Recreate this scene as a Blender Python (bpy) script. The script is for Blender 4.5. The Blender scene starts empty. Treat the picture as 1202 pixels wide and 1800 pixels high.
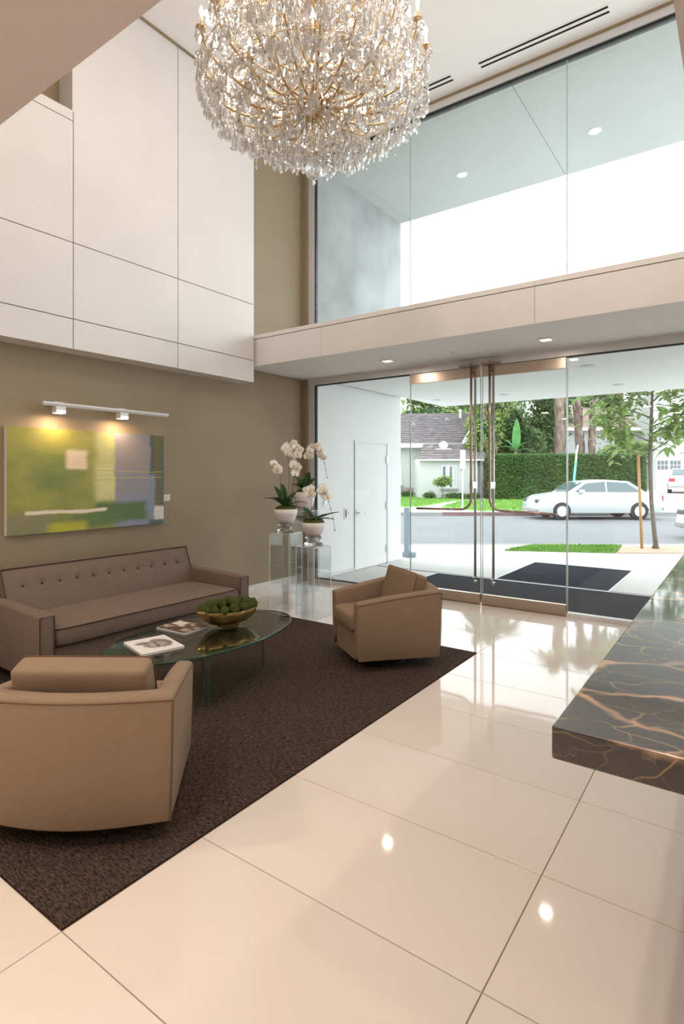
import bpy, bmesh, math, random
from mathutils import Vector, Matrix
random.seed(7)
PI = math.pi
S = bpy.context.scene
COL = S.collection

# ------------------------------------------------------------------ camera
TH = math.radians(35.4727)
cam_d = bpy.data.cameras.new('camera')
cam = bpy.data.objects.new('camera', cam_d); COL.objects.link(cam)
cam_d.lens = 994.0 / 1800 * 36; cam_d.sensor_width = 36; cam_d.sensor_fit = 'AUTO'
cam_d.shift_y = -67 / 1800; cam_d.clip_start = 0.05; cam_d.clip_end = 400
cam.location = (0, 0, 1.55); cam.rotation_euler = (PI/2, 0, TH)
S.camera = cam

# ------------------------------------------------------------------ world (bright overcast sky), exposure
W = bpy.data.worlds.new('sky'); S.world = W; W.use_nodes = True
bg = W.node_tree.nodes['Background']
bg.inputs[0].default_value = (0.90, 0.96, 1.0, 1); bg.inputs[1].default_value = 4.2
S.view_settings.view_transform = 'Standard'; S.view_settings.look = 'None'
S.view_settings.exposure = 0.0; S.view_settings.gamma = 1.0
S.view_settings.use_curve_mapping = False
cy = S.cycles
cy.use_denoising = True
cy.max_bounces = 12; cy.diffuse_bounces = 5; cy.glossy_bounces = 5
cy.transmission_bounces = 10; cy.transparent_max_bounces = 24
cy.caustics_reflective = False; cy.caustics_refractive = False
cy.sample_clamp_indirect = 10.0

def light(name, kind, loc, power, color, size=0.1, rot=None, **kw):
    d = bpy.data.lights.new(name, kind); d.energy = power; d.color = color
    if kind == 'AREA':
        d.shape = 'DISK'; d.size = size
    elif kind in ('POINT', 'SPOT'):
        d.shadow_soft_size = size
    for k, v in kw.items(): setattr(d, k, v)
    o = bpy.data.objects.new(name, d); COL.objects.link(o); o.location = loc
    if rot: o.rotation_euler = rot
    return o
WARM = (1.0, 0.83, 0.70)
# unseen fill lamps, added below both the low ceiling and the high one
for i, (x, y, z, p) in enumerate([(-3.6, 0.1, 2.90, 26), (-1.6, 0.1, 2.90, 26), (-3.6, -1.6, 2.90, 20), (-1.2, -1.6, 2.90, 20),
                                  (1.4, 0.6, 2.90, 20), (1.4, 3.2, 2.90, 20), (-3.0, 1.6, 6.17, 14), (-1.0, 1.6, 6.17, 45), (-0.6, 3.4, 6.17, 45)]):
    light('fill_lamp', 'AREA', (x, y, z), p, WARM, 0.14)
for x in (-3.509, -1.645):
    light('soffit_lamp', 'AREA', (x, 5.87, 2.895), 5, WARM, 0.09)

# ------------------------------------------------------------------ helpers
class MB:
    def __init__(s): s.v = []; s.f = []
    def add(s, vs, fs):
        b = len(s.v); s.v += [tuple(p) for p in vs]; s.f += [tuple(b+i for i in f) for f in fs]; return s
    def box(s, x0, x1, y0, y1, z0, z1, m=None):
        vs = [Vector(p) for p in ((x0,y0,z0),(x1,y0,z0),(x1,y1,z0),(x0,y1,z0),(x0,y0,z1),(x1,y0,z1),(x1,y1,z1),(x0,y1,z1))]
        if m: vs = [m @ p for p in vs]
        return s.add(vs, [(0,3,2,1),(4,5,6,7),(0,1,5,4),(1,2,6,5),(2,3,7,6),(3,0,4,7)])
    def prism(s, pts, z0, z1, m=None):
        n = len(pts); vs = [Vector((x, y, z0)) for x, y in pts] + [Vector((x, y, z1)) for x, y in pts]
        if m: vs = [m @ p for p in vs]
        return s.add(vs, [tuple(range(n-1, -1, -1)), tuple(range(n, 2*n))] + [(i, (i+1) % n, n+(i+1) % n, n+i) for i in range(n)])
    def tube(s, pts, r, n=8, closed=False, flat=1.0):
        pts = [Vector(p) for p in pts]; k = len(pts)
        rs = r if isinstance(r, (list, tuple)) else [r]*k
        prev = None; vs = []
        for i, p in enumerate(pts):
            if closed: t = pts[(i+1) % k] - pts[i-1]
            else: t = pts[min(i+1, k-1)] - pts[max(i-1, 0)]
            t = t.normalized() if t.length > 1e-9 else Vector((0, 0, 1))
            if prev is None:
                a = Vector((0, 0, 1)) if abs(t.z) < 0.9 else Vector((1, 0, 0))
                u = t.cross(a).normalized()
            else:
                u = (prev - t*prev.dot(t)).normalized()
            w = t.cross(u); prev = u
            for j in range(n):
                a = 2*PI*j/n; vs.append(p + (u*math.cos(a) + w*math.sin(a)*flat)*rs[i])
        fs = []
        for i in range(k if closed else k-1):
            for j in range(n):
                a = i*n+j; b = i*n+(j+1) % n; c = ((i+1) % k)*n+(j+1) % n; d = ((i+1) % k)*n+j
                fs.append((a, b, c, d))
        if not closed: fs += [tuple(range(n-1, -1, -1)), tuple((k-1)*n+j for j in range(n))]
        return s.add(vs, fs)
    def lathe(s, prof, n=24, c=(0, 0, 0), m=None):
        vs = []; fs = []
        for r, z in prof:
            for j in range(n):
                a = 2*PI*j/n; p = Vector((c[0]+r*math.cos(a), c[1]+r*math.sin(a), c[2]+z))
                vs.append(m @ p if m else p)
        for i in range(len(prof)-1):
            for j in range(n):
                fs.append((i*n+j, i*n+(j+1) % n, (i+1)*n+(j+1) % n, (i+1)*n+j))
        if prof[0][0] > 1e-6: fs.append(tuple(range(n-1, -1, -1)))
        if prof[-1][0] > 1e-6: fs.append(tuple((len(prof)-1)*n+j for j in range(n)))
        return s.add(vs, fs)
    def super(s, c, a, b, h, e1=0.3, e2=0.3, nu=32, nv=14, m=None):
        def sp(w, e): return math.copysign(abs(w)**e, w)
        vs = []; fs = []
        for i in range(nv+1):
            v = -PI/2 + PI*i/nv
            for j in range(nu):
                u = 2*PI*j/nu
                p = Vector((c[0]+a*sp(math.cos(v), e1)*sp(math.cos(u), e2), c[1]+b*sp(math.cos(v), e1)*sp(math.sin(u), e2), c[2]+h*sp(math.sin(v), e1)))
                vs.append(m @ p if m else p)
        for i in range(nv):
            for j in range(nu):
                fs.append((i*nu+j, i*nu+(j+1) % nu, (i+1)*nu+(j+1) % nu, (i+1)*nu+j))
        return s.add(vs, fs)
    def merge(s, o, m=None):
        return s.add([(m @ Vector(p)) if m else p for p in o.v], o.f)
    def mesh(s, name, mat, smooth=False):
        me = bpy.data.meshes.new(name); me.from_pydata(s.v, [], s.f); me.update()
        if mat: me.materials.append(mat)
        if smooth: me.polygons.foreach_set('use_smooth', [True]*len(me.polygons))
        return me
    def build(s, name, mat, parent=None, smooth=False, bevel=0, seg=2, clean=True, loc=None, rot=None, angle=None):
        me = s.mesh(name, mat, smooth)
        if clean and len(s.v) < 60000:
            bm = bmesh.new(); bm.from_mesh(me); bmesh.ops.remove_doubles(bm, verts=bm.verts, dist=1e-5)
            bmesh.ops.recalc_face_normals(bm, faces=bm.faces); bm.to_mesh(me); bm.free()
        o = bpy.data.objects.new(name, me); COL.objects.link(o)
        if parent: o.parent = parent
        if loc: o.location = loc
        if rot: o.rotation_euler = rot
        if bevel:
            b = o.modifiers.new('bevel', 'BEVEL'); b.width = bevel; b.segments = seg; b.limit_method = 'ANGLE'; b.angle_limit = math.radians(angle or 30)
            if smooth:
                b.harden_normals = False
        return o

def tag(o, label=None, cat=None, group=None, kind=None):
    if label: o['label'] = label
    if cat: o['category'] = cat
    if group: o['group'] = group
    if kind: o['kind'] = kind
    return o
def empty(name, loc=(0, 0, 0), rz=0, **k):
    o = bpy.data.objects.new(name, None); COL.objects.link(o); o.location = loc; o.rotation_euler = (0, 0, rz)
    o.empty_display_size = 0.05
    return tag(o, **k)
def structure(o): o['kind'] = 'structure'; return o
def inst(src, parent=None, loc=None, rot=None, scale=None):
    o = src.copy(); COL.objects.link(o)
    if parent is not None: o.parent = parent
    if loc is not None: o.location = loc
    if rot is not None: o.rotation_euler = rot
    if scale is not None: o.scale = scale
    return o
def children(o): return [c for c in bpy.data.objects if c.parent == o]

# ------------------------------------------------------------------ materials
def newmat(name):
    m = bpy.data.materials.new(name); m.use_nodes = True
    nt = m.node_tree; return m, nt, nt.nodes['Principled BSDF']
def N(nt, t, **kw):
    n = nt.nodes.new(t)
    for k, v in kw.items(): setattr(n, k, v)
    return n
def math_node(nt, op, a, b=None, c=None, clamp=False):
    n = nt.nodes.new('ShaderNodeMath'); n.operation = op; n.use_clamp = clamp
    for i, v in enumerate((a, b, c)):
        if v is None: continue
        if isinstance(v, (int, float)): n.inputs[i].default_value = v
        else: nt.links.new(v, n.inputs[i])
    return n.outputs[0]
def mixc(nt, fac, a, b):
    n = nt.nodes.new('ShaderNodeMix'); n.data_type = 'RGBA'
    for sock, v in ((n.inputs[0], fac), (n.inputs[6], a), (n.inputs[7], b)):
        if isinstance(v, (int, float)): sock.default_value = v
        elif isinstance(v, tuple): sock.default_value = v if len(v) == 4 else v + (1,)
        else: nt.links.new(v, sock)
    return n.outputs[2]
def srgb(r, g, b):
    f = lambda c: (c/255/12.92) if c/255 <= 0.04045 else ((c/255+0.055)/1.055)**2.4
    return (f(r), f(g), f(b))
def mat(name, col, rough=0.5, metal=0.0, var=0.0, scale=8.0, stretch=(1, 1, 1), bump=0.0, bscale=60.0, spec=0.5, emit=None, coat=0.0):
    m, nt, p = newmat(name)
    c = col if len(col) == 4 else col + (1,)
    p.inputs['Base Color'].default_value = c; p.inputs['Roughness'].default_value = rough
    p.inputs['Metallic'].default_value = metal; p.inputs['Specular IOR Level'].default_value = spec
    p.inputs['Coat Weight'].default_value = coat
    tc = N(nt, 'ShaderNodeTexCoord'); mp = N(nt, 'ShaderNodeMapping'); mp.inputs['Scale'].default_value = stretch
    nt.links.new(tc.outputs['Object'], mp.inputs['Vector'])
    if var:
        no = N(nt, 'ShaderNodeTexNoise'); no.inputs['Scale'].default_value = scale; no.inputs['Detail'].default_value = 5
        nt.links.new(mp.outputs[0], no.inputs['Vector'])
        f = math_node(nt, 'MULTIPLY_ADD', no.outputs[0], 2.4, -0.7, clamp=True)
        a = tuple(max(0, x*(1-var)) for x in c[:3]); b = tuple(min(1, x*(1+var)) for x in c[:3])
        nt.links.new(mixc(nt, f, a, b), p.inputs['Base Color'])
    if bump:
        nb = N(nt, 'ShaderNodeTexNoise'); nb.inputs['Scale'].default_value = bscale; nb.inputs['Detail'].default_value = 3
        nt.links.new(mp.outputs[0], nb.inputs['Vector'])
        bn = N(nt, 'ShaderNodeBump'); bn.inputs['Strength'].default_value = bump; bn.inputs['Distance'].default_value = 0.01
        nt.links.new(nb.outputs[0], bn.inputs['Height']); nt.links.new(bn.outputs[0], p.inputs['Normal'])
    if emit:
        p.inputs['Emission Color'].default_value = emit[0] + (1,); p.inputs['Emission Strength'].default_value = emit[1]
    return m
def glassmat(name, tint=(1, 1, 1), refl=1.0, f0=0.04, edge=None, rough=0.0):
    """thin clear glass: mostly see-through, mirror-like towards grazing angles"""
    m = bpy.data.materials.new(name); m.use_nodes = True; nt = m.node_tree; nt.nodes.clear()
    out = N(nt, 'ShaderNodeOutputMaterial'); tr = N(nt, 'ShaderNodeBsdfTransparent'); gl = N(nt, 'ShaderNodeBsdfGlossy')
    tr.inputs[0].default_value = tint + (1,); gl.inputs['Roughness'].default_value = rough
    lw = N(nt, 'ShaderNodeLayerWeight'); lw.inputs[0].default_value = 0.5
    f = math_node(nt, 'POWER', lw.outputs['Facing'], 5.0)
    f = math_node(nt, 'MULTIPLY_ADD', f, (1-f0)*refl, f0*refl, clamp=True)
    mx = N(nt, 'ShaderNodeMixShader'); nt.links.new(f, mx.inputs[0])
    nt.links.new(tr.outputs[0], mx.inputs[1]); nt.links.new(gl.outputs[0], mx.inputs[2]); nt.links.new(mx.outputs[0], out.inputs[0])
    return m
def fabric(name, col, dark=0.72, scale=230.0, stretch=(1, 1, 1), bump=0.25, soft=0.5):
    m, nt, p = newmat(name); p.inputs['Roughness'].default_value = 0.9; p.inputs['Specular IOR Level'].default_value = 0.2
    p.inputs['Sheen Weight'].default_value = 0.03
    tc = N(nt, 'ShaderNodeTexCoord'); mp = N(nt, 'ShaderNodeMapping'); mp.inputs['Scale'].default_value = stretch
    nt.links.new(tc.outputs['Object'], mp.inputs['Vector'])
    a = N(nt, 'ShaderNodeTexNoise'); a.inputs['Scale'].default_value = scale; a.inputs['Detail'].default_value = 2
    nt.links.new(mp.outputs[0], a.inputs['Vector'])
    b = N(nt, 'ShaderNodeTexNoise'); b.inputs['Scale'].default_value = 5; nt.links.new(tc.outputs['Object'], b.inputs['Vector'])
    f = math_node(nt, 'MULTIPLY_ADD', a.outputs[0], 2.0, -0.5, clamp=True)
    f = math_node(nt, 'MULTIPLY_ADD', b.outputs[0], soft*0.4, math_node(nt, 'MULTIPLY', f, 0.8), clamp=True)
    nt.links.new(mixc(nt, f, tuple(x*dark for x in col), tuple(min(1, x*1.15) for x in col)), p.inputs['Base Color'])
    bn = N(nt, 'ShaderNodeBump'); bn.inputs['Strength'].default_value = bump; bn.inputs['Distance'].default_value = 0.003
    nt.links.new(a.outputs[0], bn.inputs['Height']); nt.links.new(bn.outputs[0], p.inputs['Normal'])
    return m
def leafmat(name, c1, c2, rough=0.5, trans=0.25):
    m = bpy.data.materials.new(name); m.use_nodes = True; nt = m.node_tree; p = nt.nodes['Principled BSDF']; out = nt.nodes['Material Output']
    g = N(nt, 'ShaderNodeNewGeometry'); tc = N(nt, 'ShaderNodeTexCoord'); no = N(nt, 'ShaderNodeTexNoise'); no.inputs['Scale'].default_value = 0.9
    nt.links.new(tc.outputs['Object'], no.inputs['Vector'])
    oi = N(nt, 'ShaderNodeObjectInfo')
    r = math_node(nt, 'FRACT', math_node(nt, 'ADD', g.outputs['Random Per Island'], oi.outputs['Random']))
    f = math_node(nt, 'MULTIPLY_ADD', r, 0.6, math_node(nt, 'MULTIPLY_ADD', no.outputs[0], 1.2, -0.4), clamp=True)
    c = mixc(nt, f, c1, c2); nt.links.new(c, p.inputs['Base Color']); p.inputs['Roughness'].default_value = rough
    tl = N(nt, 'ShaderNodeBsdfTranslucent'); nt.links.new(c, tl.inputs[0]); mx = N(nt, 'ShaderNodeMixShader'); mx.inputs[0].default_value = trans
    nt.links.new(p.outputs[0], mx.inputs[1]); nt.links.new(tl.outputs[0], mx.inputs[2]); nt.links.new(mx.outputs[0], out.inputs[0])
    return m

M = {}
M['white_wall'] = mat('white_lacquer', (0.86, 0.845, 0.83), 0.35, var=0.02, scale=2)
M['box_paint'] = mat('warm_white_lacquer', (0.755, 0.73, 0.71), 0.35, var=0.02, scale=2)
M['white_plaster'] = mat('white_plaster', (0.88, 0.87, 0.855), 0.75, bump=0.05, bscale=120)
M['groove'] = mat('groove_grey', (0.30, 0.27, 0.22), 0.8)
M['taupe'] = mat('taupe_paint', srgb(150, 134, 108), 0.6, var=0.04, scale=1.5, bump=0.05, bscale=90)
M['beige_soffit'] = mat('beige_soffit_paint', srgb(230, 220, 214), 0.75)
M['concrete_wall'] = mat('trowelled_plaster', (0.37, 0.385, 0.385), 0.8, var=0.20, scale=1.6, bump=0.15, bscale=14)
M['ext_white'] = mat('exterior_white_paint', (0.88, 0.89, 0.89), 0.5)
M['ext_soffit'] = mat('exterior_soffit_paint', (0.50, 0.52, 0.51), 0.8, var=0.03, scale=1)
M['alu'] = mat('satin_aluminium', (0.72, 0.73, 0.74), 0.4, 0.15)
M['gasket'] = mat('black_gasket', (0.012, 0.014, 0.018), 0.5)
M['bronze'] = mat('brushed_bronze_steel', (0.52, 0.42, 0.34), 0.32, 0.95, var=0.06, scale=40, stretch=(0.05, 1, 1))
M['tube'] = mat('satin_bronze_tube', (0.46, 0.37, 0.30), 0.28, 0.95)
M['steel'] = mat('satin_steel', (0.55, 0.53, 0.50), 0.3, 0.95)
M['chrome'] = mat('chrome', (0.8, 0.8, 0.8), 0.1, 1.0)
M['pane'] = glassmat('clear_window_glass', (0.975, 0.99, 0.985), 1.0)
M['pane_edge'] = mat('green_glass_edge', (0.42, 0.55, 0.52), 0.2, spec=0.6)
M['acrylic'] = glassmat('clear_acrylic', (0.97, 0.98, 0.985), 1.3, 0.05)
M['acrylic_edge'] = mat('polished_acrylic_edge', (0.93, 0.95, 0.95), 0.15)
M['grout'] = mat('tan_grout', (0.36, 0.30, 0.24), 0.9)
M['mat'] = mat('charcoal_entrance_mat', (0.020, 0.023, 0.033), 0.95, var=0.35, scale=90, bump=0.6, bscale=150, spec=0.1)
M['gold'] = mat('gilded_brass', (0.62, 0.44, 0.24), 0.28, 1.0)
M['candle'] = mat('candle_sleeve', (0.85, 0.74, 0.58), 0.5)
M['bulb'] = mat('glowing_bulb', (1, 0.85, 0.6), 0.4, emit=((1.0, 0.84, 0.64), 38.0))
M['lamp_on'] = mat('lit_lens', (1, 0.9, 0.75), 0.4, emit=((1.0, 0.84, 0.66), 5.0))
M['lamp_dim'] = mat('dim_lit_lens', (1, 1, 0.95), 0.4, emit=((1.0, 0.97, 0.9), 1.3))
M['black'] = mat('black_plastic', (0.01, 0.01, 0.01), 0.6)
M['dark_slot'] = mat('dark_slot', (0.015, 0.013, 0.012), 0.9)
M['chair'] = fabric('camel_linen', srgb(141, 121, 101), 0.78, 260)
M['chair_seam'] = mat('brown_seam', srgb(104, 78, 54), 0.9)
M['sofa'] = fabric('grey_brown_tweed', srgb(124, 108, 96), 0.72, 240, (1, 1, 0.25))
M['sofa_pipe'] = mat('dark_piping', srgb(66, 54, 48), 0.9)
M['table_glass'] = glassmat('green_tinted_table_glass', (0.76, 0.87, 0.82), 1.5, 0.05)
M['slab_glass'] = glassmat('clear_slab_glass', (0.93, 0.965, 0.95), 0.7)
M['slab_edge'] = mat('dark_slab_edge', (0.05, 0.09, 0.08), 0.3)
M['table_edge'] = mat('dark_green_glass_edge', (0.03, 0.08, 0.06), 0.12, spec=0.7)
M['brass_bowl'] = mat('hammered_brass', (0.42, 0.29, 0.11), 0.28, 1.0, var=0.3, scale=14, bump=0.5, bscale=22)
M['moss'] = mat('green_moss', (0.10, 0.135, 0.016), 0.95, var=0.5, scale=60, bump=1.0, bscale=160)
M['pot'] = mat('white_glazed_ceramic', (0.82, 0.80, 0.81), 0.35)
M['pot_moss'] = mat('pot_moss', (0.07, 0.085, 0.015), 0.95, var=0.5, scale=50, bump=1.0, bscale=120)
M['orchid_leaf'] = mat('orchid_leaf_green', (0.028, 0.085, 0.018), 0.35, var=0.3, scale=8)
M['stem'] = mat('dark_orchid_stem', (0.06, 0.07, 0.035), 0.6)
M['bud'] = mat('orchid_bud', (0.45, 0.52, 0.20), 0.5)
M['petal'] = mat('white_petal', (0.93, 0.91, 0.87), 0.55)
M['lip'] = mat('yellow_orchid_lip', (0.75, 0.55, 0.12), 0.5)
M['paper'] = mat('magazine_pages', (0.75, 0.74, 0.72), 0.6)
M['asphalt'] = mat('pale_asphalt', (0.165, 0.168, 0.172), 0.9, var=0.06, scale=0.6, bump=0.2, bscale=30)
M['concrete'] = mat('pale_concrete', (0.60, 0.585, 0.56), 0.85, var=0.05, scale=0.8, bump=0.1, bscale=40)
M['curb'] = mat('grey_curb', (0.28, 0.28, 0.28), 0.9)
M['red_curb'] = mat('faded_red_curb', (0.22, 0.13, 0.135), 0.9, var=0.2, scale=3)
M['grass'] = mat('lawn_green', (0.17, 0.34, 0.07), 0.95, var=0.3, scale=3, bump=0.8, bscale=60)
M['dirt'] = mat('sandy_dirt', (0.42, 0.31, 0.22), 0.95, var=0.15, scale=4, bump=0.5, bscale=30)
M['blade'] = leafmat('grass_blades', (0.10, 0.24, 0.03), (0.28, 0.46, 0.10), 0.7)
M['hedge'] = leafmat('hedge_leaves', (0.018, 0.06, 0.012), (0.09, 0.20, 0.04), 0.6)
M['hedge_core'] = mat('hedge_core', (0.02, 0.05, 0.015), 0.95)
M['tree_dark'] = leafmat('dark_tree_leaves', (0.03, 0.08, 0.02), (0.14, 0.26, 0.06), 0.6)
M['tree_lime'] = leafmat('light_tree_leaves', (0.09, 0.17, 0.03), (0.32, 0.42, 0.11), 0.6)
M['young_leaf'] = leafmat('young_tree_leaves', (0.10, 0.20, 0.05), (0.38, 0.50, 0.18), 0.5, 0.35)
M['banana'] = leafmat('banana_leaf', (0.05, 0.20, 0.05), (0.10, 0.32, 0.08), 0.4)
M['bark'] = mat('grey_bark', (0.16, 0.14, 0.12), 0.9, var=0.3, scale=8, bump=0.5, bscale=20)
M['palm_bark'] = mat('palm_bark', (0.20, 0.15, 0.115), 0.95, var=0.5, scale=3, stretch=(1, 1, 0.5), bump=1, bscale=8)
M['palm_boot'] = mat('palm_boots', (0.27, 0.205, 0.165), 0.95, var=0.6, scale=2.5)
M['stake'] = mat('pine_stake', (0.50, 0.29, 0.13), 0.8, var=0.15, scale=5, stretch=(1, 1, 0.1))
M['stucco'] = mat('house_stucco', (0.47, 0.48, 0.47), 0.9)
M['fascia_white'] = mat('house_white_trim', (0.80, 0.80, 0.78), 0.7)
M['shingle'] = mat('grey_brown_shingles', (0.14, 0.12, 0.125), 0.95, var=0.45, scale=2.4, stretch=(1, 1, 4))
M['roof_tan'] = mat('tan_roof_tiles', (0.36, 0.29, 0.23), 0.95, var=0.25, scale=2)
M['house_glass'] = mat('dark_window_glass', (0.06, 0.08, 0.09), 0.1, spec=0.8)
M['curtain'] = mat('pale_curtain', (0.5, 0.52, 0.5), 0.9)
M['brick_strip'] = mat('brown_brick_band', (0.26, 0.20, 0.19), 0.9, var=0.3, scale=6)
M['car_silver'] = mat('silver_car_paint', (0.60, 0.64, 0.64), 0.25, 0.3, coat=0.5)
M['car_white'] = mat('white_car_paint', (0.80, 0.82, 0.83), 0.25, coat=0.5)
M['car_glass'] = mat('tinted_car_glass', (0.06, 0.10, 0.11), 0.06, spec=0.9)
M['tyre'] = mat('tyre_rubber', (0.03, 0.03, 0.032), 0.9)
M['tail'] = mat('red_tail_lamp', (0.55, 0.05, 0.04), 0.25)
M['post_grey'] = mat('blue_grey_paint', (0.22, 0.28, 0.33), 0.5)
M['teal'] = mat('teal_plastic_guard', (0.12, 0.42, 0.35), 0.5)
M['dark_wood'] = mat('dark_desk_panel', (0.035, 0.022, 0.016), 0.4, var=0.3, scale=6, stretch=(1, 1, 0.1))

def crystal_mat():
    m = bpy.data.materials.new('cut_crystal'); m.use_nodes = True; nt = m.node_tree; nt.nodes.clear()
    out = N(nt, 'ShaderNodeOutputMaterial'); g = N(nt, 'ShaderNodeBsdfGlass'); g.inputs['IOR'].default_value = 1.5; g.inputs['Roughness'].default_value = 0.0
    t = N(nt, 'ShaderNodeBsdfTransparent'); q = N(nt, 'ShaderNodeBsdfGlossy'); q.inputs['Roughness'].default_value = 0.06
    d = N(nt, 'ShaderNodeBsdfTranslucent'); d.inputs[0].default_value = (1, 0.98, 0.95, 1)
    a = N(nt, 'ShaderNodeMixShader'); a.inputs[0].default_value = 0.42
    b = N(nt, 'ShaderNodeMixShader'); b.inputs[0].default_value = 0.40
    c = N(nt, 'ShaderNodeMixShader'); c.inputs[0].default_value = 0.12
    nt.links.new(t.outputs[0], a.inputs[1]); nt.links.new(q.outputs[0], a.inputs[2])
    nt.links.new(a.outputs[0], b.inputs[1]); nt.links.new(g.outputs[0], b.inputs[2])
    nt.links.new(b.outputs[0], c.inputs[1]); nt.links.new(d.outputs[0], c.inputs[2]); nt.links.new(c.outputs[0], out.inputs[0])
    return m
M['crystal'] = crystal_mat()

def tile_mat():
    m, nt, p = newmat('polished_cream_quartz'); tc = N(nt, 'ShaderNodeTexCoord'); g = N(nt, 'ShaderNodeNewGeometry')
    a = N(nt, 'ShaderNodeTexNoise'); a.inputs['Scale'].default_value = 170; a.inputs['Detail'].default_value = 1
    nt.links.new(g.outputs['Position'], a.inputs['Vector'])
    sp = math_node(nt, 'GREATER_THAN', a.outputs[0], 0.735)
    oi = N(nt, 'ShaderNodeObjectInfo')
    base = mixc(nt, oi.outputs['Random'], (0.73, 0.665, 0.605), (0.755, 0.69, 0.63))
    nt.links.new(mixc(nt, math_node(nt, 'MULTIPLY', sp, 0.35), base, (0.40, 0.33, 0.26)), p.inputs['Base Color'])
    p.inputs['Roughness'].default_value = 0.05; p.inputs['Specular IOR Level'].default_value = 0.36
    return m
M['tile'] = tile_mat()

def carpet_mat():
    m, nt, p = newmat('dark_brown_carpet'); p.inputs['Roughness'].default_value = 1.0; p.inputs['Specular IOR Level'].default_value = 0.1
    tc = N(nt, 'ShaderNodeTexCoord'); mp = N(nt, 'ShaderNodeMapping'); mp.inputs['Scale'].default_value = (1.0, 4.2, 1)
    nt.links.new(tc.outputs['Object'], mp.inputs['Vector'])
    a = N(nt, 'ShaderNodeTexNoise'); a.inputs['Scale'].default_value = 38; a.inputs['Detail'].default_value = 4; a.inputs['Roughness'].default_value = 0.7
    nt.links.new(mp.outputs[0], a.inputs['Vector'])
    f = math_node(nt, 'MULTIPLY_ADD', a.outputs[0], 3.4, -1.2, clamp=True)
    nt.links.new(mixc(nt, f, (0.009, 0.006, 0.005), (0.115, 0.080, 0.063)), p.inputs['Base Color'])
    bn = N(nt, 'ShaderNodeBump'); bn.inputs['Strength'].default_value = 0.8; bn.inputs['Distance'].default_value = 0.006
    nt.links.new(a.outputs[0], bn.inputs['Height']); nt.links.new(bn.outputs[0], p.inputs['Normal'])
    return m
M['carpet'] = carpet_mat()

def marble_mat():
    m, nt, p = newmat('dark_gold_veined_marble'); tc = N(nt, 'ShaderNodeTexCoord')
    w = N(nt, 'ShaderNodeTexNoise'); w.inputs['Scale'].default_value = 2.2; w.inputs['Detail'].default_value = 4
    nt.links.new(tc.outputs['Object'], w.inputs['Vector'])
    vm = N(nt, 'ShaderNodeVectorMath', operation='MULTIPLY_ADD'); nt.links.new(w.outputs['Color'], vm.inputs[0])
    vm.inputs[1].default_value = (0.40, 0.40, 0.40); nt.links.new(tc.outputs['Object'], vm.inputs[2])
    def vein(scale, width, stretch, rot):
        mp = N(nt, 'ShaderNodeMapping'); mp.inputs['Scale'].default_value = stretch; mp.inputs['Rotation'].default_value = (0.3, 0.2, rot)
        nt.links.new(vm.outputs[0], mp.inputs['Vector'])
        v = N(nt, 'ShaderNodeTexVoronoi', feature='DISTANCE_TO_EDGE'); v.inputs['Scale'].default_value = scale
        nt.links.new(mp.outputs[0], v.inputs['Vector'])
        return math_node(nt, 'SUBTRACT', 1.0, math_node(nt, 'DIVIDE', v.outputs['Distance'], width), clamp=True)
    msk = N(nt, 'ShaderNodeTexNoise'); msk.inputs['Scale'].default_value = 3.0; nt.links.new(tc.outputs['Object'], msk.inputs['Vector'])
    k = math_node(nt, 'MULTIPLY_ADD', msk.outputs[0], 5, -1.7, clamp=True)
    big = math_node(nt, 'MULTIPLY', vein(2.6, 0.045, (0.6, 1.5, 1.3), 0.5), k)
    k2 = math_node(nt, 'MULTIPLY_ADD', math_node(nt, 'SUBTRACT', 1.0, msk.outputs[0]), 6, -2.6, clamp=True)
    fine = math_node(nt, 'MULTIPLY', vein(6.5, 0.022, (0.6, 1.5, 1.6), -0.5), math_node(nt, 'MULTIPLY_ADD', k2, 0.8, 0.15))
    hair = math_node(nt, 'MULTIPLY', vein(10.0, 0.012, (0.4, 1.8, 0.8), 0.9), 0.45)
    b = N(nt, 'ShaderNodeTexNoise'); b.inputs['Scale'].default_value = 7; b.inputs['Detail'].default_value = 7; nt.links.new(tc.outputs['Object'], b.inputs['Vector'])
    base = mixc(nt, math_node(nt, 'MULTIPLY_ADD', b.outputs[0], 2.5, -0.8, clamp=True), (0.006, 0.004, 0.003), (0.030, 0.020, 0.012))
    c = mixc(nt, hair, base, (0.20, 0.13, 0.08)); c = mixc(nt, fine, c, (0.46, 0.28, 0.10)); c = mixc(nt, big, c, (0.60, 0.36, 0.20))
    nt.links.new(c, p.inputs['Base Color']); p.inputs['Roughness'].default_value = 0.33; p.inputs['Specular IOR Level'].default_value = 0.45
    p.inputs['Coat Weight'].default_value = 1.0; p.inputs['Coat Roughness'].default_value = 0.06; p.inputs['Coat IOR'].default_value = 1.65
    return m
M['marble'] = marble_mat()
M['white_marble'] = mat('pale_marble', (0.72, 0.70, 0.67), 0.2, var=0.1, scale=6, stretch=(1, 0.6, 2))

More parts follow.
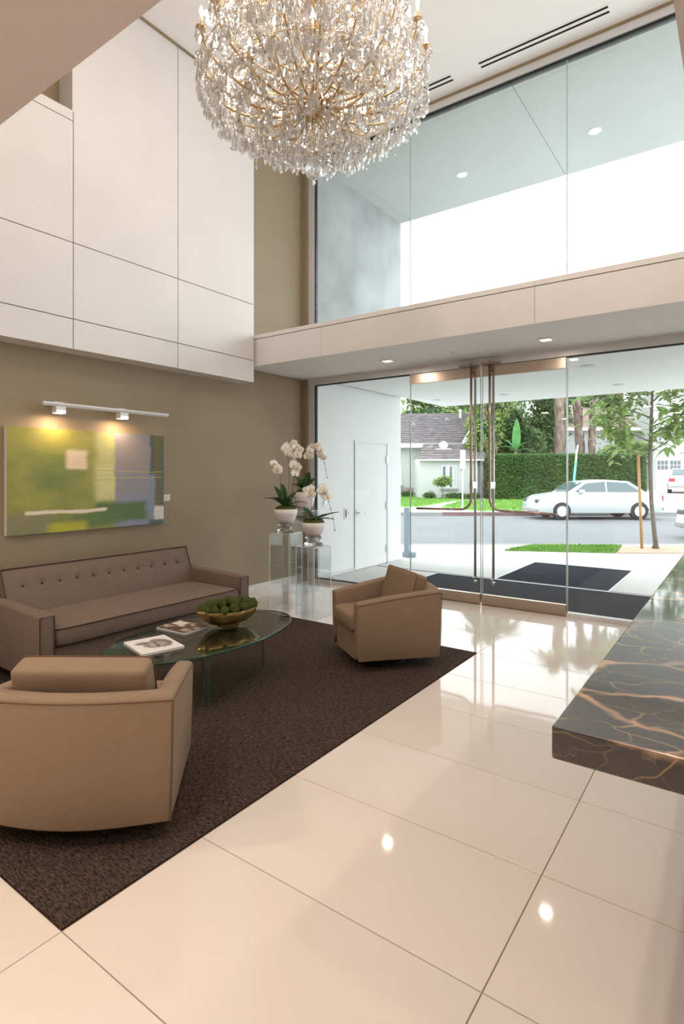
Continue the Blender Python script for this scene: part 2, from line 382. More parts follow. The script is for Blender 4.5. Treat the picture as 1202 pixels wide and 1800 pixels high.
def painting_mat():
    m, nt, p = newmat('abstract_painting'); p.inputs['Roughness'].default_value = 0.55
    tc = N(nt, 'ShaderNodeTexCoord')
    def warped(amt, sc):
        no = N(nt, 'ShaderNodeTexNoise'); no.inputs['Scale'].default_value = sc; no.inputs['Detail'].default_value = 5
        nt.links.new(tc.outputs['Generated'], no.inputs['Vector'])
        vm = N(nt, 'ShaderNodeVectorMath', operation='MULTIPLY_ADD'); nt.links.new(no.outputs['Color'], vm.inputs[0]); vm.inputs[1].default_value = (amt,)*3
        nt.links.new(tc.outputs['Generated'], vm.inputs[2])
        sb = N(nt, 'ShaderNodeVectorMath', operation='SUBTRACT'); nt.links.new(vm.outputs[0], sb.inputs[0]); sb.inputs[1].default_value = (amt/2,)*3
        sx = N(nt, 'ShaderNodeSeparateXYZ'); nt.links.new(sb.outputs[0], sx.inputs[0]); return sx.outputs['Y'], sx.outputs['Z'], no.outputs[0]
    u, v, _ = warped(0.045, 7); u2, v2, n2 = warped(0.10, 5)
    st = N(nt, 'ShaderNodeTexNoise'); mp = N(nt, 'ShaderNodeMapping'); mp.inputs['Scale'].default_value = (1, 3, 30)
    nt.links.new(tc.outputs['Generated'], mp.inputs['Vector']); nt.links.new(mp.outputs[0], st.inputs['Vector']); st.inputs['Scale'].default_value = 3; st.inputs['Detail'].default_value = 6
    def rect(u, v, u0, u1, v0, v1, s):
        a = math_node(nt, 'MULTIPLY_ADD', math_node(nt, 'SUBTRACT', u, u0), 1/s, 0.5, clamp=True)
        b = math_node(nt, 'MULTIPLY_ADD', math_node(nt, 'SUBTRACT', u1, u), 1/s, 0.5, clamp=True)
        c = math_node(nt, 'MULTIPLY_ADD', math_node(nt, 'SUBTRACT', v, v0), 1/s, 0.5, clamp=True)
        d = math_node(nt, 'MULTIPLY_ADD', math_node(nt, 'SUBTRACT', v1, v), 1/s, 0.5, clamp=True)
        return math_node(nt, 'MULTIPLY', math_node(nt, 'MULTIPLY', a, b), math_node(nt, 'MULTIPLY', c, d))
    c = mixc(nt, math_node(nt, 'MULTIPLY_ADD', n2, 2.5, -0.75, clamp=True), srgb(112, 128, 56), srgb(158, 156, 74))
    def lay(c, col, k, *a):
        r = rect(*a); return mixc(nt, math_node(nt, 'MULTIPLY', r, k), c, col)
    c = lay(c, srgb(172, 164, 70), 0.7, u2, v2, -0.1, 0.50, 0.80, 1.2, 0.15)
    c = lay(c, srgb(96, 120, 58), 0.6, u2, v2, 0.15, 0.36, 0.42, 0.72, 0.15)
    c = lay(c, srgb(128, 124, 100), 0.8, u2, v2, -0.1, 0.24, -0.1, 0.20, 0.08)
    c = lay(c, srgb(190, 190, 128), 0.9, u2, v2, 0.50, 0.66, 0.26, 1.1, 0.05)
    c = lay(c, srgb(214, 210, 150), 0.7, u, v, 0.52, 0.645, 0.30, 0.66, 0.04)
    c = lay(c, srgb(138, 136, 148), 1.0, u, v, 0.635, 0.92, -0.1, 1.2, 0.02)
    c = lay(c, srgb(150, 138, 136), 0.8, u2, v2, 0.66, 0.86, 0.60, 0.96, 0.12)
    c = lay(c, srgb(134, 142, 172), 0.8, u2, v2, 0.64, 0.93, -0.1, 0.34, 0.10)
    c = lay(c, srgb(74, 106, 58), 1.0, u2, v2, 0.50, 0.86, 0.06, 0.27, 0.05)
    c = lay(c, srgb(84, 114, 60), 0.9, u2, v2, 0.36, 0.66, 0.02, 0.17, 0.06)
    c = lay(c, srgb(188, 184, 44), 0.9, u2, v2, 0.22, 0.46, -0.1, 0.09, 0.05)
    c = lay(c, srgb(92, 88, 46), 1.0, u, v, 0.90, 1.1, 0.20, 1.1, 0.02)
    c = lay(c, srgb(60, 66, 76), 0.8, u2, v2, 0.885, 0.915, 0.55, 1.1, 0.02)
    c = lay(c, srgb(64, 78, 86), 0.6, u2, v2, 0.97, 1.1, 0.2, 1.1, 0.03)
    c = lay(c, srgb(124, 140, 168), 1.0, u, v, 0.895, 0.93, 0.03, 0.56, 0.02)
    c = lay(c, srgb(222, 218, 214), 1.0, u, v, 0.93, 1.1, 0.04, 0.20, 0.02)
    c = lay(c, srgb(78, 98, 106), 1.0, u, v, 0.88, 1.1, -0.1, 0.05, 0.02)
    c = lay(c, srgb(226, 208, 178), 1.0, u, v, 0.325, 0.452, 0.615, 0.80, 0.03)
    c = lay(c, srgb(236, 226, 206), 1.0, u, v, 0.10, 0.58, 0.178, 0.212, 0.015)
    for vv in (0.585, 0.52): c = lay(c, srgb(186, 180, 96), 0.7, u, v, 0.64, 0.99, vv, vv+0.010, 0.008)
    for vv in (0.50, 0.55, 0.60, 0.64): c = lay(c, srgb(120, 118, 70), 0.5, u, v, 0.50, 0.63, vv, vv+0.006, 0.006)
    c = mixc(nt, math_node(nt, 'MULTIPLY_ADD', st.outputs[0], 0.9, -0.33, clamp=True), c, srgb(140, 138, 96))
    nt.links.new(c, p.inputs['Base Color'])
    bn = N(nt, 'ShaderNodeBump'); bn.inputs['Strength'].default_value = 0.25; bn.inputs['Distance'].default_value = 0.004
    nt.links.new(st.outputs[0], bn.inputs['Height']); nt.links.new(bn.outputs[0], p.inputs['Normal'])
    return m

# ================================================================== STRUCTURE
XW, YW, XB, YF = -5.25, 6.44, -5.02, 5.18
# floor slab with individual polished tiles
fl = structure(MB().box(-5.6, 4.2, -3.6, 6.40, -0.12, -0.006).build('floor', M['grout']))
xs = [-0.64 + 1.245*k for k in range(-5, 5)]; ys = [1.010 + 0.6092*k for k in range(-8, 9)] + [6.40]
tile_cache = {}
for i in range(len(xs)-1):
    for j in range(len(ys)-1):
        x0, x1, y0, y1 = max(xs[i], -5.245), min(xs[i+1], 4.15), ys[j], ys[j+1]
        if x1 - x0 < 0.02: continue
        if x1 < -1.88 and y0 > 1.0 and y1 < 4.70: continue
        key = (round(x1-x0, 3), round(y1-y0, 3))
        g = 0.0018
        if key not in tile_cache:
            mb = MB(); w, d = key[0]/2 - g, key[1]/2 - g; c = 0.0012
            for zz, q in ((-0.006, 0), (-c, 0), (0, c)):
                mb.v += [(-w+q, -d+q, zz), (w-q, -d+q, zz), (w-q, d-q, zz), (-w+q, d-q, zz)]
            mb.f = [(8, 9, 10, 11)] + [(a+k, a+(k+1) % 4, a+4+(k+1) % 4, a+4+k) for a in (0, 4) for k in range(4)]
            t = mb.build('tile', M['tile'], fl, clean=False); tile_cache[key] = t
        else: t = inst(tile_cache[key])
        t.location = ((x0+x1)/2, (y0+y1)/2, 0)
# inset rug
tag(MB().box(-4.93, -1.893, 1.013, 4.663, -0.006, 0.004).build('rug', M['carpet']), 'dark brown ribbed rug inset in the cream tile floor under the sofa group', 'rug')

# left wall (taupe) with marble baseboard, return strip at the window
structure(MB().box(-5.45, XW, -3.6, 6.36, 0, 6.25).build('wall_left', M['taupe']))
structure(MB().box(-5.45, -5.165, 6.36, 6.50, 0, 6.25).build('trim_1', M['taupe']))
structure(MB().box(XW, XW+0.015, 1.0, 6.36, 0, 0.10).build('baseboard_left', M['white_marble'], bevel=0.003))
structure(MB().box(-5.45, 4.3, -3.75, -3.6, 0, 6.25).build('wall_back', M['white_plaster']))
structure(MB().box(4.2, 4.35, -3.6, 6.44, 0, 6.25).build('wall_right', M['white_plaster']))
# high ceiling, stopping short of the glass; recess above the window head
structure(MB().box(-5.45, 4.35, -3.75, 6.40, 6.20, 6.32).build('ceiling', M['white_plaster']))
structure(MB().box(-5.2, 4.3, 6.40, 6.56, 6.17, 6.32).build('trim_2', M['taupe']))
# mezzanine slab behind / right of the camera with low soffit
mz = MB(); mz.prism([(-5.25, -3.6), (4.2, -3.6), (4.2, 6.40), (-0.168, 6.40), (-0.168, 1.022), (-5.25, 1.022)], 2.91, 3.30)
structure(mz.build('ceiling_2', M['beige_soffit']))
# window ledge: soffit + fascia with a cap line and two seams
structure(MB().box(-5.25, -0.17, YF+0.02, 6.50, 2.915, 3.29).build('ceiling_3', M['white_plaster']))
ledge = structure(empty('trim_3'))
seams = [-5.24, -4.03, -2.42, -0.82, -0.17]; seams = [-5.24, -3.99, -1.55, -0.175]
for a, b in zip(seams[:-1], seams[1:]):
    MB().box(a+0.002, b-0.002, YF, YF+0.02, 2.91, 3.244).build('fascia_panel', M['white_wall'], ledge)
    MB().box(a+0.002, b-0.002, YF, YF+0.02, 3.254, 3.302).build('cap_panel', M['white_wall'], ledge)
MB().box(-5.24, -0.175, YF+0.012, YF+0.021, 3.24, 3.26).build('groove_back', M['groove'], ledge)
# lacquered box on the left: back + individual panels with open joints
wb = structure(empty('wall_box'))
MB().box(XW, XB-0.018, 0.4, 5.12, 2.705, 4.86).build('box_core', M['groove'], wb)
MB().box(XW, XB-0.018, 2.80, 5.12, 4.85, 6.19).build('box_core_upper', M['groove'], wb)
MB().box(XW, XB-0.018, 0.4, 5.12, 2.698, 2.706).build('box_underside', M['box_paint'], wb)
MB().box(XW, XB-0.0005, 5.12, 5.138, 2.698, 6.19).build('box_end', M['box_paint'], wb)
MB().box(XW, XB-0.0005, 2.788, 2.802, 4.875, 6.19).build('box_return', M['box_paint'], wb)
MB().box(XW, XB-0.0005, 0.4, 2.79, 4.862, 4.882).build('parapet_cap', M['box_paint'], wb)
ycol = [0.41, 1.62, 2.797, 3.974, 5.138]; zr = [2.698, 2.972, 3.672]
for ci in range(4):
    rows = zr + ([4.787, 4.880] if ci < 2 else [6.19])
    for r0, r1 in zip(rows[:-1], rows[1:]):
        MB().box(XB-0.018, XB, ycol[ci]+0.004, ycol[ci+1]-0.004, r0+(0.004 if r0 > 2.7 else 0), r1-(0.004 if r1 < 6 else 0)).build('panel', M['box_paint'], wb, bevel=0.001, seg=1)
# dark cove line between ceiling and box
structure(MB().box(XB-0.01, XB+0.03, 2.80, 5.13, 6.188, 6.2).build('trim_4', M['taupe']))

# ceiling slot vents
for x0, x1, lab in ((-2.455, -1.11, 'long black twin-slot air vent in the ceiling at upper right'), (-4.12, -2.80, 'black twin-slot air vent in the ceiling partly hidden by the chandelier')):
    v = empty('ceiling_vent', ((x0+x1)/2, 6.15, 6.2), label=lab, cat='vent', group='slot vents of the high ceiling')
    w = (x1-x0)/2
    MB().box(-w-0.03, w+0.03, -0.07, 0.07, -0.004, 0.001).build('vent_frame', M['white_wall'], v)
    for dy in (-0.036, 0.036):
        MB().box(-w, w, dy-0.014, dy+0.014, -0.0065, -0.0035).build('slot', M['dark_slot'], v)

# ------------------------------------------------------------------ glazing
MX = [-5.043, -3.51, -1.579, 0.9]
def hframe(parent, z0, z1, name='head_frame', y0=6.41, y1=6.48, x0=-5.165, x1=4.1):
    return MB().box(x0, x1, y0, y1, z0, z1).build(name, M['alu'], parent)
up = structure(empty('window_1', (0, 0, 0)))
hframe(up, 6.085, 6.17)
MB().box(-5.04, 4.1, 6.43, 6.46, 6.055, 6.086).build('gasket', M['gasket'], up)
MB().box(-5.165, -5.062, 6.41, 6.48, 3.29, 6.09).build('jamb', M['alu'], up)
MB().box(-5.062, -5.043, 6.425, 6.47, 3.29, 6.09).build('gasket', M['gasket'], up)
for a, b in zip(MX[:-1], MX[1:]):
    MB().box(a+0.003, b-0.003, 6.438, 6.450, 3.29, 6.06).build('pane', M['pane'], up)
for x in MX[1:]:
    MB().box(x-0.005, x+0.005, 6.436, 6.452, 3.29, 6.06).build('silicone_joint', M['pane_edge'], up)
lo = structure(empty('window_2'))
MB().box(-5.165, -3.512, 6.40, 6.48, 2.828, 2.915).build('head_frame', M['alu'], lo)
MB().box(-5.04, -3.51, 6.425, 6.465, 2.815, 2.829).build('gasket', M['gasket'], lo)
MB().box(-5.165, -5.062, 6.41, 6.48, 0.0, 2.83).build('jamb', M['alu'], lo)
MB().box(-5.062, -5.043, 6.425, 6.47, 0.0, 2.82).build('gasket', M['gasket'], lo)
MB().box(-5.05, -3.512, 6.40, 6.48, -0.01, 0.045).build('sill_channel', M['alu'], lo)
MB().box(-5.045, -3.515, 6.42, 6.47, 0.045, 0.056).build('gasket', M['gasket'], lo)
MB().box(-5.043, -3.513, 6.438, 6.450, 0.045, 2.82).build('pane', M['pane'], lo)
MB().box(-3.513, -3.507, 6.436, 6.452, 0.045, 2.82).build('glass_edge', M['pane_edge'], lo)
rw = structure(empty('window_3'))
MB().box(-1.579, 4.1, 6.40, 6.48, 2.828, 2.915).build('head_frame', M['alu'], rw)
MB().box(-1.578, 4.1, 6.425, 6.465, 2.815, 2.829).build('gasket', M['gasket'], rw)
MB().box(-1.572, 4.1, 6.40, 6.48, -0.01, 0.045).build('sill_channel', M['alu'], rw)
for a, b in ((-1.572, 0.9), (0.906, 4.1)):
    MB().box(a, b, 6.438, 6.450, 0.045, 2.82).build('pane', M['pane'], rw)
MB().box(-1.577, -1.571, 6.436, 6.452, 0.045, 2.82).build('glass_edge', M['pane_edge'], rw)
structure(MB().box(-3.512, -1.579, 6.40, 6.48, 2.826, 2.915).build('trim_5', M['alu']))
# the pair of doors
def door(n, x0, x1, xl, xs_, xe, ze, xclip0, xclip1):
    d = structure(empty('door_%d' % n, ((x0+x1)/2, YW, 0)))
    cx = (x0+x1)/2
    def P(mb, name, m, **k): 
        mb.v = [(p[0]-cx, p[1]-YW, p[2]) for p in mb.v]; return mb.build(name, m, d, **k)
    P(MB().box(x0, x1, 6.438, 6.450, 0.10, 2.72), 'pane', M['pane'])
    P(MB().box(x0, x1, 6.415, 6.475, 2.700, 2.820), 'top_rail', M['bronze'], bevel=0.002)
    P(MB().box(x0, x1, 6.415, 6.475, 0.006, 0.122), 'bottom_rail', M['bronze'], bevel=0.002)
    for xe_ in ((x0, x1)):
        P(MB().box(xe_-0.003, xe_+0.003, 6.437, 6.451, 0.12, 2.70), 'glass_edge', M['pane_edge'])
    # inside L-shaped pull bar
    s = 1 if xe > xl else -1
    pts = [(xl, 6.36, 2.86), (xl, 6.36, 2.0), (xl, 6.36, 1.26)]
    for a in range(1, 6):
        t = a/5*PI/2; pts.append((xl + s*0.13*(1-math.cos(t)), 6.36, 1.26 - 0.135*math.sin(t)))
    pts += [(xe-s*0.3, 6.36, 1.12), (xe, 6.36, ze)]
    P(MB().tube(pts, 0.0145, 12), 'pull_bar', M['tube'], smooth=True)
    P(MB().tube([(xl + s*0.22, 6.36, 1.125), (xl + s*0.30, 6.36, 1.122)], 0.0155, 12), 'grip_ring', M['steel'], smooth=True)
    P(MB().tube([(xl, 6.36, 2.76), (xl, 6.43, 2.76)], 0.012, 8), 'standoff', M['tube'], smooth=True)
    P(MB().box(min(xclip0, xclip1), max(xclip0, xclip1), 6.33, 6.415, 2.828, 2.845), 'strike_plate', M['tube'], bevel=0.003)
    # outside straight rod
    P(MB().tube([(xs_, 6.52, 0.26), (xs_, 6.52, 2.80)], 0.0150, 12), 'outer_rod', M['steel'], smooth=True)
    P(MB().lathe([(0.018, 0), (0.018, 0.03), (0.012, 0.035)], 12, (xs_, 6.52, 0.235)), 'rod_cap', M['chrome'], smooth=True)
    P(MB().tube([(xs_, 6.52, 0.30), (xs_, 6.45, 0.30)], 0.010, 8), 'rod_standoff', M['steel'], smooth=True)
    P(MB().box(xs_-0.022, xs_+0.022, 6.39, 6.53, 1.375, 1.455), 'lock_body', M['chrome'], bevel=0.004)
    return d
door(1, -3.505, -2.562, -2.649, -2.664, -3.375, 1.115, -2.80, -2.57)
door(2, -2.540, -1.585, -2.420, -2.437, -1.665, 1.105, -2.52, -2.30)
structure(MB().box(-3.52, -1.57, 6.40, 6.50, -0.02, 0.004).build('trim_6', M['bronze']))

# soffit fittings
for x, kind, lab in ((-3.509, 1, 'square recessed downlight glowing in the ledge soffit above the left door'), (-1.645, 1, 'square recessed downlight glowing in the ledge soffit near the right glass')):
    o = empty('recessed_light', (x, 5.87, 2.915), label=lab, cat='light', group='lit downlights of the ledge soffit')
    mb = MB()
    for a in ((-.075, .075, -.075, -.05), (-.075, .075, .05, .075), (-.075, -.05, -.05, .05), (.05, .075, -.05, .05)): mb.box(*a, -0.010, 0.0)
    mb.build('frame', M['white_wall'], o)
    MB().box(-.05, .05, -.05, .05, -0.005, -0.001).build('lens', M['lamp_on'], o)
o = empty('smoke_detector', (-2.664, 5.89, 2.915), label='small flush white detector disc in the ledge soffit between the two lights', cat='detector')
MB().lathe([(0.055, -0.008), (0.06, 0)], 24).build('cover', M['white_wall'], o); MB().lathe([(0.02, -0.014), (0.025, -0.007)], 16).build('sensor', M['alu'], o)

# ================================================================== EXTERIOR CLOSE
# side wall of the porch, canopy, roof overhang
structure(MB().box(-5.45, -5.10, 6.50, 9.0, 0, 3.05).build('wall_porch', M['ext_white']))
structure(MB().box(-5.45, -5.10, 6.50, 9.0, 3.05, 6.10).build('wall_upper_porch', M['concrete_wall']))
structure(MB().box(-5.102, -4.97, 6.50, 9.0, 2.97, 3.2).build('gap_shade', M['curb']))  # strip in the gap beside the canopy, its shade put into the dark colour
structure(MB().box(-4.97, 8, 6.50, 10.50, 2.91, 3.22).build('canopy', M['ext_white']))
# roof overhang built of panels with a seam
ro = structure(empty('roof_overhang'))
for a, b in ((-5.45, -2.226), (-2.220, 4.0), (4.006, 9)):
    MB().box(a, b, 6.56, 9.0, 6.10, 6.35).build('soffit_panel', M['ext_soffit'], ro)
for (x, y, z, r, k, lab) in ((-3.503, 8.06, 6.10, 0.06, 'lamp_dim', 'small round lit downlight in the outer roof overhang, left one'), (-1.624, 8.05, 6.10, 0.06, 'lamp_dim', 'small round lit downlight in the outer roof overhang, right one'),
    (-1.605, 7.6, 2.91, 0.07, 'alu', 'flush canopy downlight just outside the right glass'), (-1.561, 9.46, 2.91, 0.07, 'alu', 'flush canopy downlight near the canopy edge on the right'),
    (-3.357, 9.5, 2.91, 0.07, 'alu', 'flush canopy downlight seen through the right door'), (-4.612, 9.48, 2.91, 0.07, 'alu', 'flush canopy downlight at the left canopy corner')):
    o = empty('exterior_downlight', (x, y, z), label=lab, cat='light', group='downlights outside')
    MB().lathe([(r+0.025, -0.008), (r+0.028, 0)], 20).build('trim_ring', M['alu'], o); MB().lathe([(r, -0.012), (r, -0.007)], 20).build('lens', M[k], o)
# service door
sd = structure(empty('door_3', (-5.10, 7.99, 0)))
MB().box(0, 0.012, -0.49, 0.49, 0.012, 2.05).build('door_leaf', M['ext_white'], sd)
MB().box(0, 0.020, 0.50, 0.545, 0, 2.10).build('door_jamb', M['alu'], sd)
MB().box(0, 0.016, -0.50, 0.545, 2.062, 2.10).build('door_head', M['ext_white'], sd)
MB().box(0, 0.004, -0.50, -0.49, 0, 2.06).build('door_gap', M['curb'], sd)
for z in (0.25, 1.0, 1.8): MB().box(0.010, 0.030, 0.46, 0.515, z-0.06, z+0.06).build('hinge', M['steel'], sd)
h = MB().lathe([(0.035, 0), (0.035, 0.012)], 16, (0, 0, 0), Matrix.Translation((0.012, -0.43, 0.93)) @ Matrix.Rotation(PI/2, 4, 'Y')).build('rose', M['chrome'], sd)
MB().tube([(0.02, -0.43, 0.93), (0.06, -0.43, 0.93), (0.065, -0.41, 0.93), (0.065, -0.28, 0.925)], 0.011, 8).build('door_lever', M['chrome'], sd, smooth=True)
o = empty('entry_keypad', (-5.10, 7.28, 0.93), label='chrome wall plate with a lever beside the white porch door', cat='plate')
MB().box(0, 0.008, -0.075, 0.075, -0.09, 0.09).build('plate', M['alu'], o, bevel=0.003)
MB().box(0.008, 0.03, -0.03, 0.0, -0.06, 0.06).build('lever', M['steel'], o, bevel=0.004); MB().box(0.008, 0.018, 0.025, 0.045, -0.03, 0.03).build('latch', M['chrome'], o)
o = empty('switch_plate', (-5.10, 6.72, 1.13), label='small steel plate on the porch wall close to the glass', cat='plate')
MB().box(0, 0.008, -0.045, 0.045, -0.07, 0.07).build('plate', M['alu'], o, bevel=0.002); MB().box(0.008, 0.014, -0.015, 0.015, -0.025, 0.025).build('button', M['steel'], o)
structure(MB().box(-5.10, -5.085, 6.5, 7.48, 0, 0.05).build('baseboard_porch', M['alu']))
o = empty('porch_post', (-5.15, 9.35, 0), label='blue-grey steel post on a square foot at the end of the porch wall', cat='post')
MB().box(-0.06, 0.02, -0.04, 0.04, 0.09, 0.92).build('post', M['post_grey'], o); MB().box(-0.08, 0.14, -0.07, 0.07, 0, 0.09).build('foot', M['post_grey'], o, bevel=0.004)

# ground outside (d / l frame is turned by the street's own angle)
cT, sT = math.cos(TH), math.sin(TH)
def E(l, d, z=0): return (-d*sT + l*cT, d*cT + l*sT, z)
def px(x, y, z=0):  # ground point (l, d) seen in direction
    d = (1.55 - z)*994/(y-833); return ((x-601)/994*d, d)
structure(MB().prism([(-5.45, 6.48), (16, 6.48), (16, 26.6), (-9.5, 8.43), (-9.5, 6.48)], -0.14, -0.004).build('pavement', M['concrete']))
def ld_prism(name, pts, z0, z1, m, **k):
    return MB().prism([E(l, d)[:2] for l, d in pts], z0, z1).build(name, m, **k)
structure(ld_prism('street', [(-30, 12.45), (45, 12.45), (45, 22.5), (-30, 22.5)], -0.30, -0.12, M['asphalt']))
structure(ld_prism('curb_near', [(-3, 12.40), (18, 12.40), (18, 12.56), (-3, 12.56)], -0.14, 0.0, M['curb']))
structure(ld_prism('curb_far', [(-30, 22.5), (4.0, 22.5), (4.0, 22.7), (-30, 22.7)], -0.14, 0.02, M['curb']))
structure(ld_prism('curb_far', [(4.0, 22.5), (7.7, 22.5), (7.7, 22.7), (4.0, 22.7)], -0.14, 0.022, M['red_curb']))
structure(ld_prism('curb_far', [(7.7, 22.5), (45, 22.5), (45, 22.7), (7.7, 22.7)], -0.14, 0.02, M['curb']))
structure(ld_prism('far_ground', [(-40, 22.7), (60, 22.7), (60, 75), (-40, 75)], -0.2, 0.0, M['concrete']))
def lawn(name, pts, z, label, n, hgt=0.05):
    o = empty(name, E(*pts[0]), label=label, cat='lawn')
    Ls = [E(l, d) for l, d in pts]; ox, oy = o.location.x, o.location.y
    MB().prism([(p[0]-ox, p[1]-oy) for p in Ls], -0.01, z).build('turf', M['grass'], o)
    mb = MB(); xs_ = [p[0] for p in Ls]; ys_ = [p[1] for p in Ls]
    def inside(x, y):
        r = False; k = len(Ls)
        for i in range(k):
            a, b = Ls[i], Ls[i-1]
            if (a[1] > y) != (b[1] > y) and x < (b[0]-a[0])*(y-a[1])/(b[1]-a[1])+a[0]: r = not r
        return r
    c = 0
    while c < n:
        x = random.uniform(min(xs_), max(xs_)); y = random.uniform(min(ys_), max(ys_))
        if not inside(x, y): continue
        c += 1; a = random.uniform(0, PI); w = hgt*0.35; x -= ox; y -= oy; h2 = hgt*random.uniform(.6, 1.2)
        mb.add([(x-w*math.cos(a), y-w*math.sin(a), z), (x+w*math.cos(a), y+w*math.sin(a), z), (x+random.uniform(-w, w), y+random.uniform(-w, w), z+h2)], [(0, 1, 2)])
    g = mb.build('grass_blades', M['blade'], o, clean=False); g['kind'] = 'stuff'
    return o
wx = lambda p: (p[0]*cT + p[1]*sT, -p[0]*sT + p[1]*cT)
lawn('parkway_lawn', [wx(p) for p in ((-3.95, 11.2), (-2.05, 12.1), (-2.15, 13.35), (-3.7, 12.35))], 0.02, 'short green grass strip beside the pavement in front of the near curb', 3000, 0.04)
lawn('house_lawn', [px(650, 893), px(738, 891), px(812, 878.5), px(840, 876), px(640, 873.5)], 0.03, 'bright green front lawn of the grey-roofed house', 3500, 0.10)
lawn('hedge_lawn', [px(775, 892), px(812, 880.5), px(1112, 879), px(1128, 884), px(1050, 893), px(900, 898), px(846, 899)], 0.03, 'long green lawn strip at the foot of the tall hedge', 5000, 0.10)
tag(ld_prism('planting_bed', [wx(p) for p in ((-2.03, 12.1), (0.6, 13.9), (0.6, 15.2), (-2.12, 13.35))], -0.01, 0.012, M['dirt']), 'sandy dirt bed around the foot of the young street tree', 'soil')
# entrance mats in a recessed metal frame
def emat(x0, x1, y0, y1, lab):
    o = empty('entrance_mat', ((x0+x1)/2, (y0+y1)/2, 0), label=lab, cat='mat')
    w, d = (x1-x0)/2, (y1-y0)/2
    MB().box(-w, w, -d, d, -0.004, 0.006).build('mat_surface', M['mat'], o)
    fr = MB(); t = 0.02
    fr.box(-w-t, w+t, -d-t, -d, -0.003, 0.007).box(-w-t, w+t, d, d+t, -0.003, 0.007).box(-w-t, -w, -d, d, -0.003, 0.007).box(w, w+t, -d, d, -0.003, 0.007)
    fr.build('mat_frame', M['alu'], o)
emat(-3.90, 1.6, 6.56, 8.04, 'wide charcoal entrance mat lying right outside the glass doors')
emat(-2.99, -1.47, 8.10, 10.02, 'charcoal mat lying beyond the wide one on the pale pavement')
structure(MB().box(-5.05, 3, 8.10, 8.16, -0.004, 0.001).build('trim_8', M['curb']))

# ================================================================== FAR EXTERIOR
def house_frame(name, l, d, label):
    return empty(name, E(l, d, 0), TH, label=label, cat='house')   # local x = along the street, y = away from it
def roof_plane(mb_mat, parent, p00, p10, p11, p01, n, name='shingle_courses', thick=0.09):
    """stepped shingle courses from eave (p00-p10) to ridge (p01-p11)"""
    p00, p10, p11, p01 = map(Vector, (p00, p10, p11, p01)); mb = MB()
    for i in range(n):
        a, b = i/n, (i+1.15)/n
        b = min(b, 1.0)
        A, B = p00.lerp(p01, a), p10.lerp(p11, a); C, D = p10.lerp(p11, b), p00.lerp(p01, b)
        up = Vector((0, 0, thick))
        mb.add([A+up, B+up, C+up*0.3, D+up*0.3, A, B, C-up*0.3, D-up*0.3], [(0, 1, 2, 3), (4, 7, 6, 5), (0, 4, 5, 1), (1, 5, 6, 2), (2, 6, 7, 3), (3, 7, 4, 0)])
    o = mb.build(name, mb_mat, parent, clean=False); o['kind'] = 'stuff'; return o
def house_window(parent, x0, x1, z0, z1, y, npan=2):
    w = MB(); t = 0.05
    w.box(x0-t, x1+t, y-0.06, y, z0-t, z0).box(x0-t, x1+t, y-0.06, y, z1, z1+t).box(x0-t, x0, y-0.06, y, z0, z1).box(x1, x1+t, y-0.06, y, z0, z1)
    for k in range(1, npan):
        xm = x0+(x1-x0)*k/npan; w.box(xm-0.025, xm+0.025, y-0.06, y, z0, z1)
    f = w.build('window', M['fascia_white'], parent)
    for k in range(npan):
        a = x0+(x1-x0)*k/npan; b = x0+(x1-x0)*(k+1)/npan
        MB().box(a+0.02, b-0.02, y-0.03, y-0.005, z0, z1).build('pane', M['house_glass'], f)
        MB().box(a+(b-a)*0.45, b-0.03, y-0.036, y-0.031, z0+0.02, z1-0.02).build('curtain', M['curtain'], f)
    MB().box(x0-0.15, x1+0.15, y-0.14, y, z0-0.16, z0-0.06).build('sill', M['curb'], f)
hs = house_frame('house', 4.8, 35, 'pale stucco house with grey shingle roofs beyond the street on the left')
# local origin l=4.8, d=35
MB().box(-9, 3.6, 3.0, 9.0, 0, 3.6).build('main_wall', M['stucco'], hs)
MB().box(0.0, 3.6, 0.0, 3.05, 0, 2.50).build('wing_wall', M['stucco'], hs)
for (a, b) in ((-9, 0.0),):
    MB().box(a, b, 2.9, 3.0, 0.0, 0.62).build('brick_band', M['brick_strip'], hs)
roof_plane(M['shingle'], hs, (-9.4, 2.4, 3.52), (3.2, 2.4, 3.52), (5.6, 8.0, 6.15), (-9.4, 8.0, 6.0), 17)
MB().box(-9.4, 3.2, 2.33, 2.42, 3.28, 3.56).build('fascia', M['fascia_white'], hs)
MB().tube([(3.2, 2.36, 3.52), (5.75, 8.0, 6.22)], 0.16, 4).build('bargeboard', M['fascia_white'], hs)
roof_plane(M['shingle'], hs, (-0.15, -0.35, 2.44), (4.0, -0.35, 2.44), (5.1, 4.6, 4.4), (1.2, 4.6, 4.4), 11)
MB().box(-0.1, 3.9, -0.36, -0.28, 2.36, 2.46).build('wing_fascia', M['fascia_white'], hs)
MB().box(3.6, 5.2, 3.5, 8, 0, 4.2).build('side_wall', M['stucco'], hs)
house_window(hs, 1.42, 2.22, 0.72, 2.02, 0.0)
house_window(hs, -1.6, -0.85, 0.85, 2.0, 3.0)
MB().box(0.55, 0.85, -0.03, 0.0, 0.38, 0.52).build('crawl_vent', M['curb'], hs)
for x, y, z in ((0.35, 5.8, 5.0), (2.9, 6.6, 5.42)):
    MB().prism([(-0.22, 0), (0.22, 0), (0.0, 0.28)], -0.25, 0.3, Matrix.Translation((x, y, z)) @ Matrix.Rotation(PI/2, 4, 'X')).build('roof_vent', M['curb'], hs)
MB().lathe([(0.09, 0), (0.09, 0.55), (0.14, 0.56), (0.14, 0.68), (0.02, 0.75)], 12, (4.0, 7.0, 5.6)).build('vent_pipe', M['fascia_white'], hs)
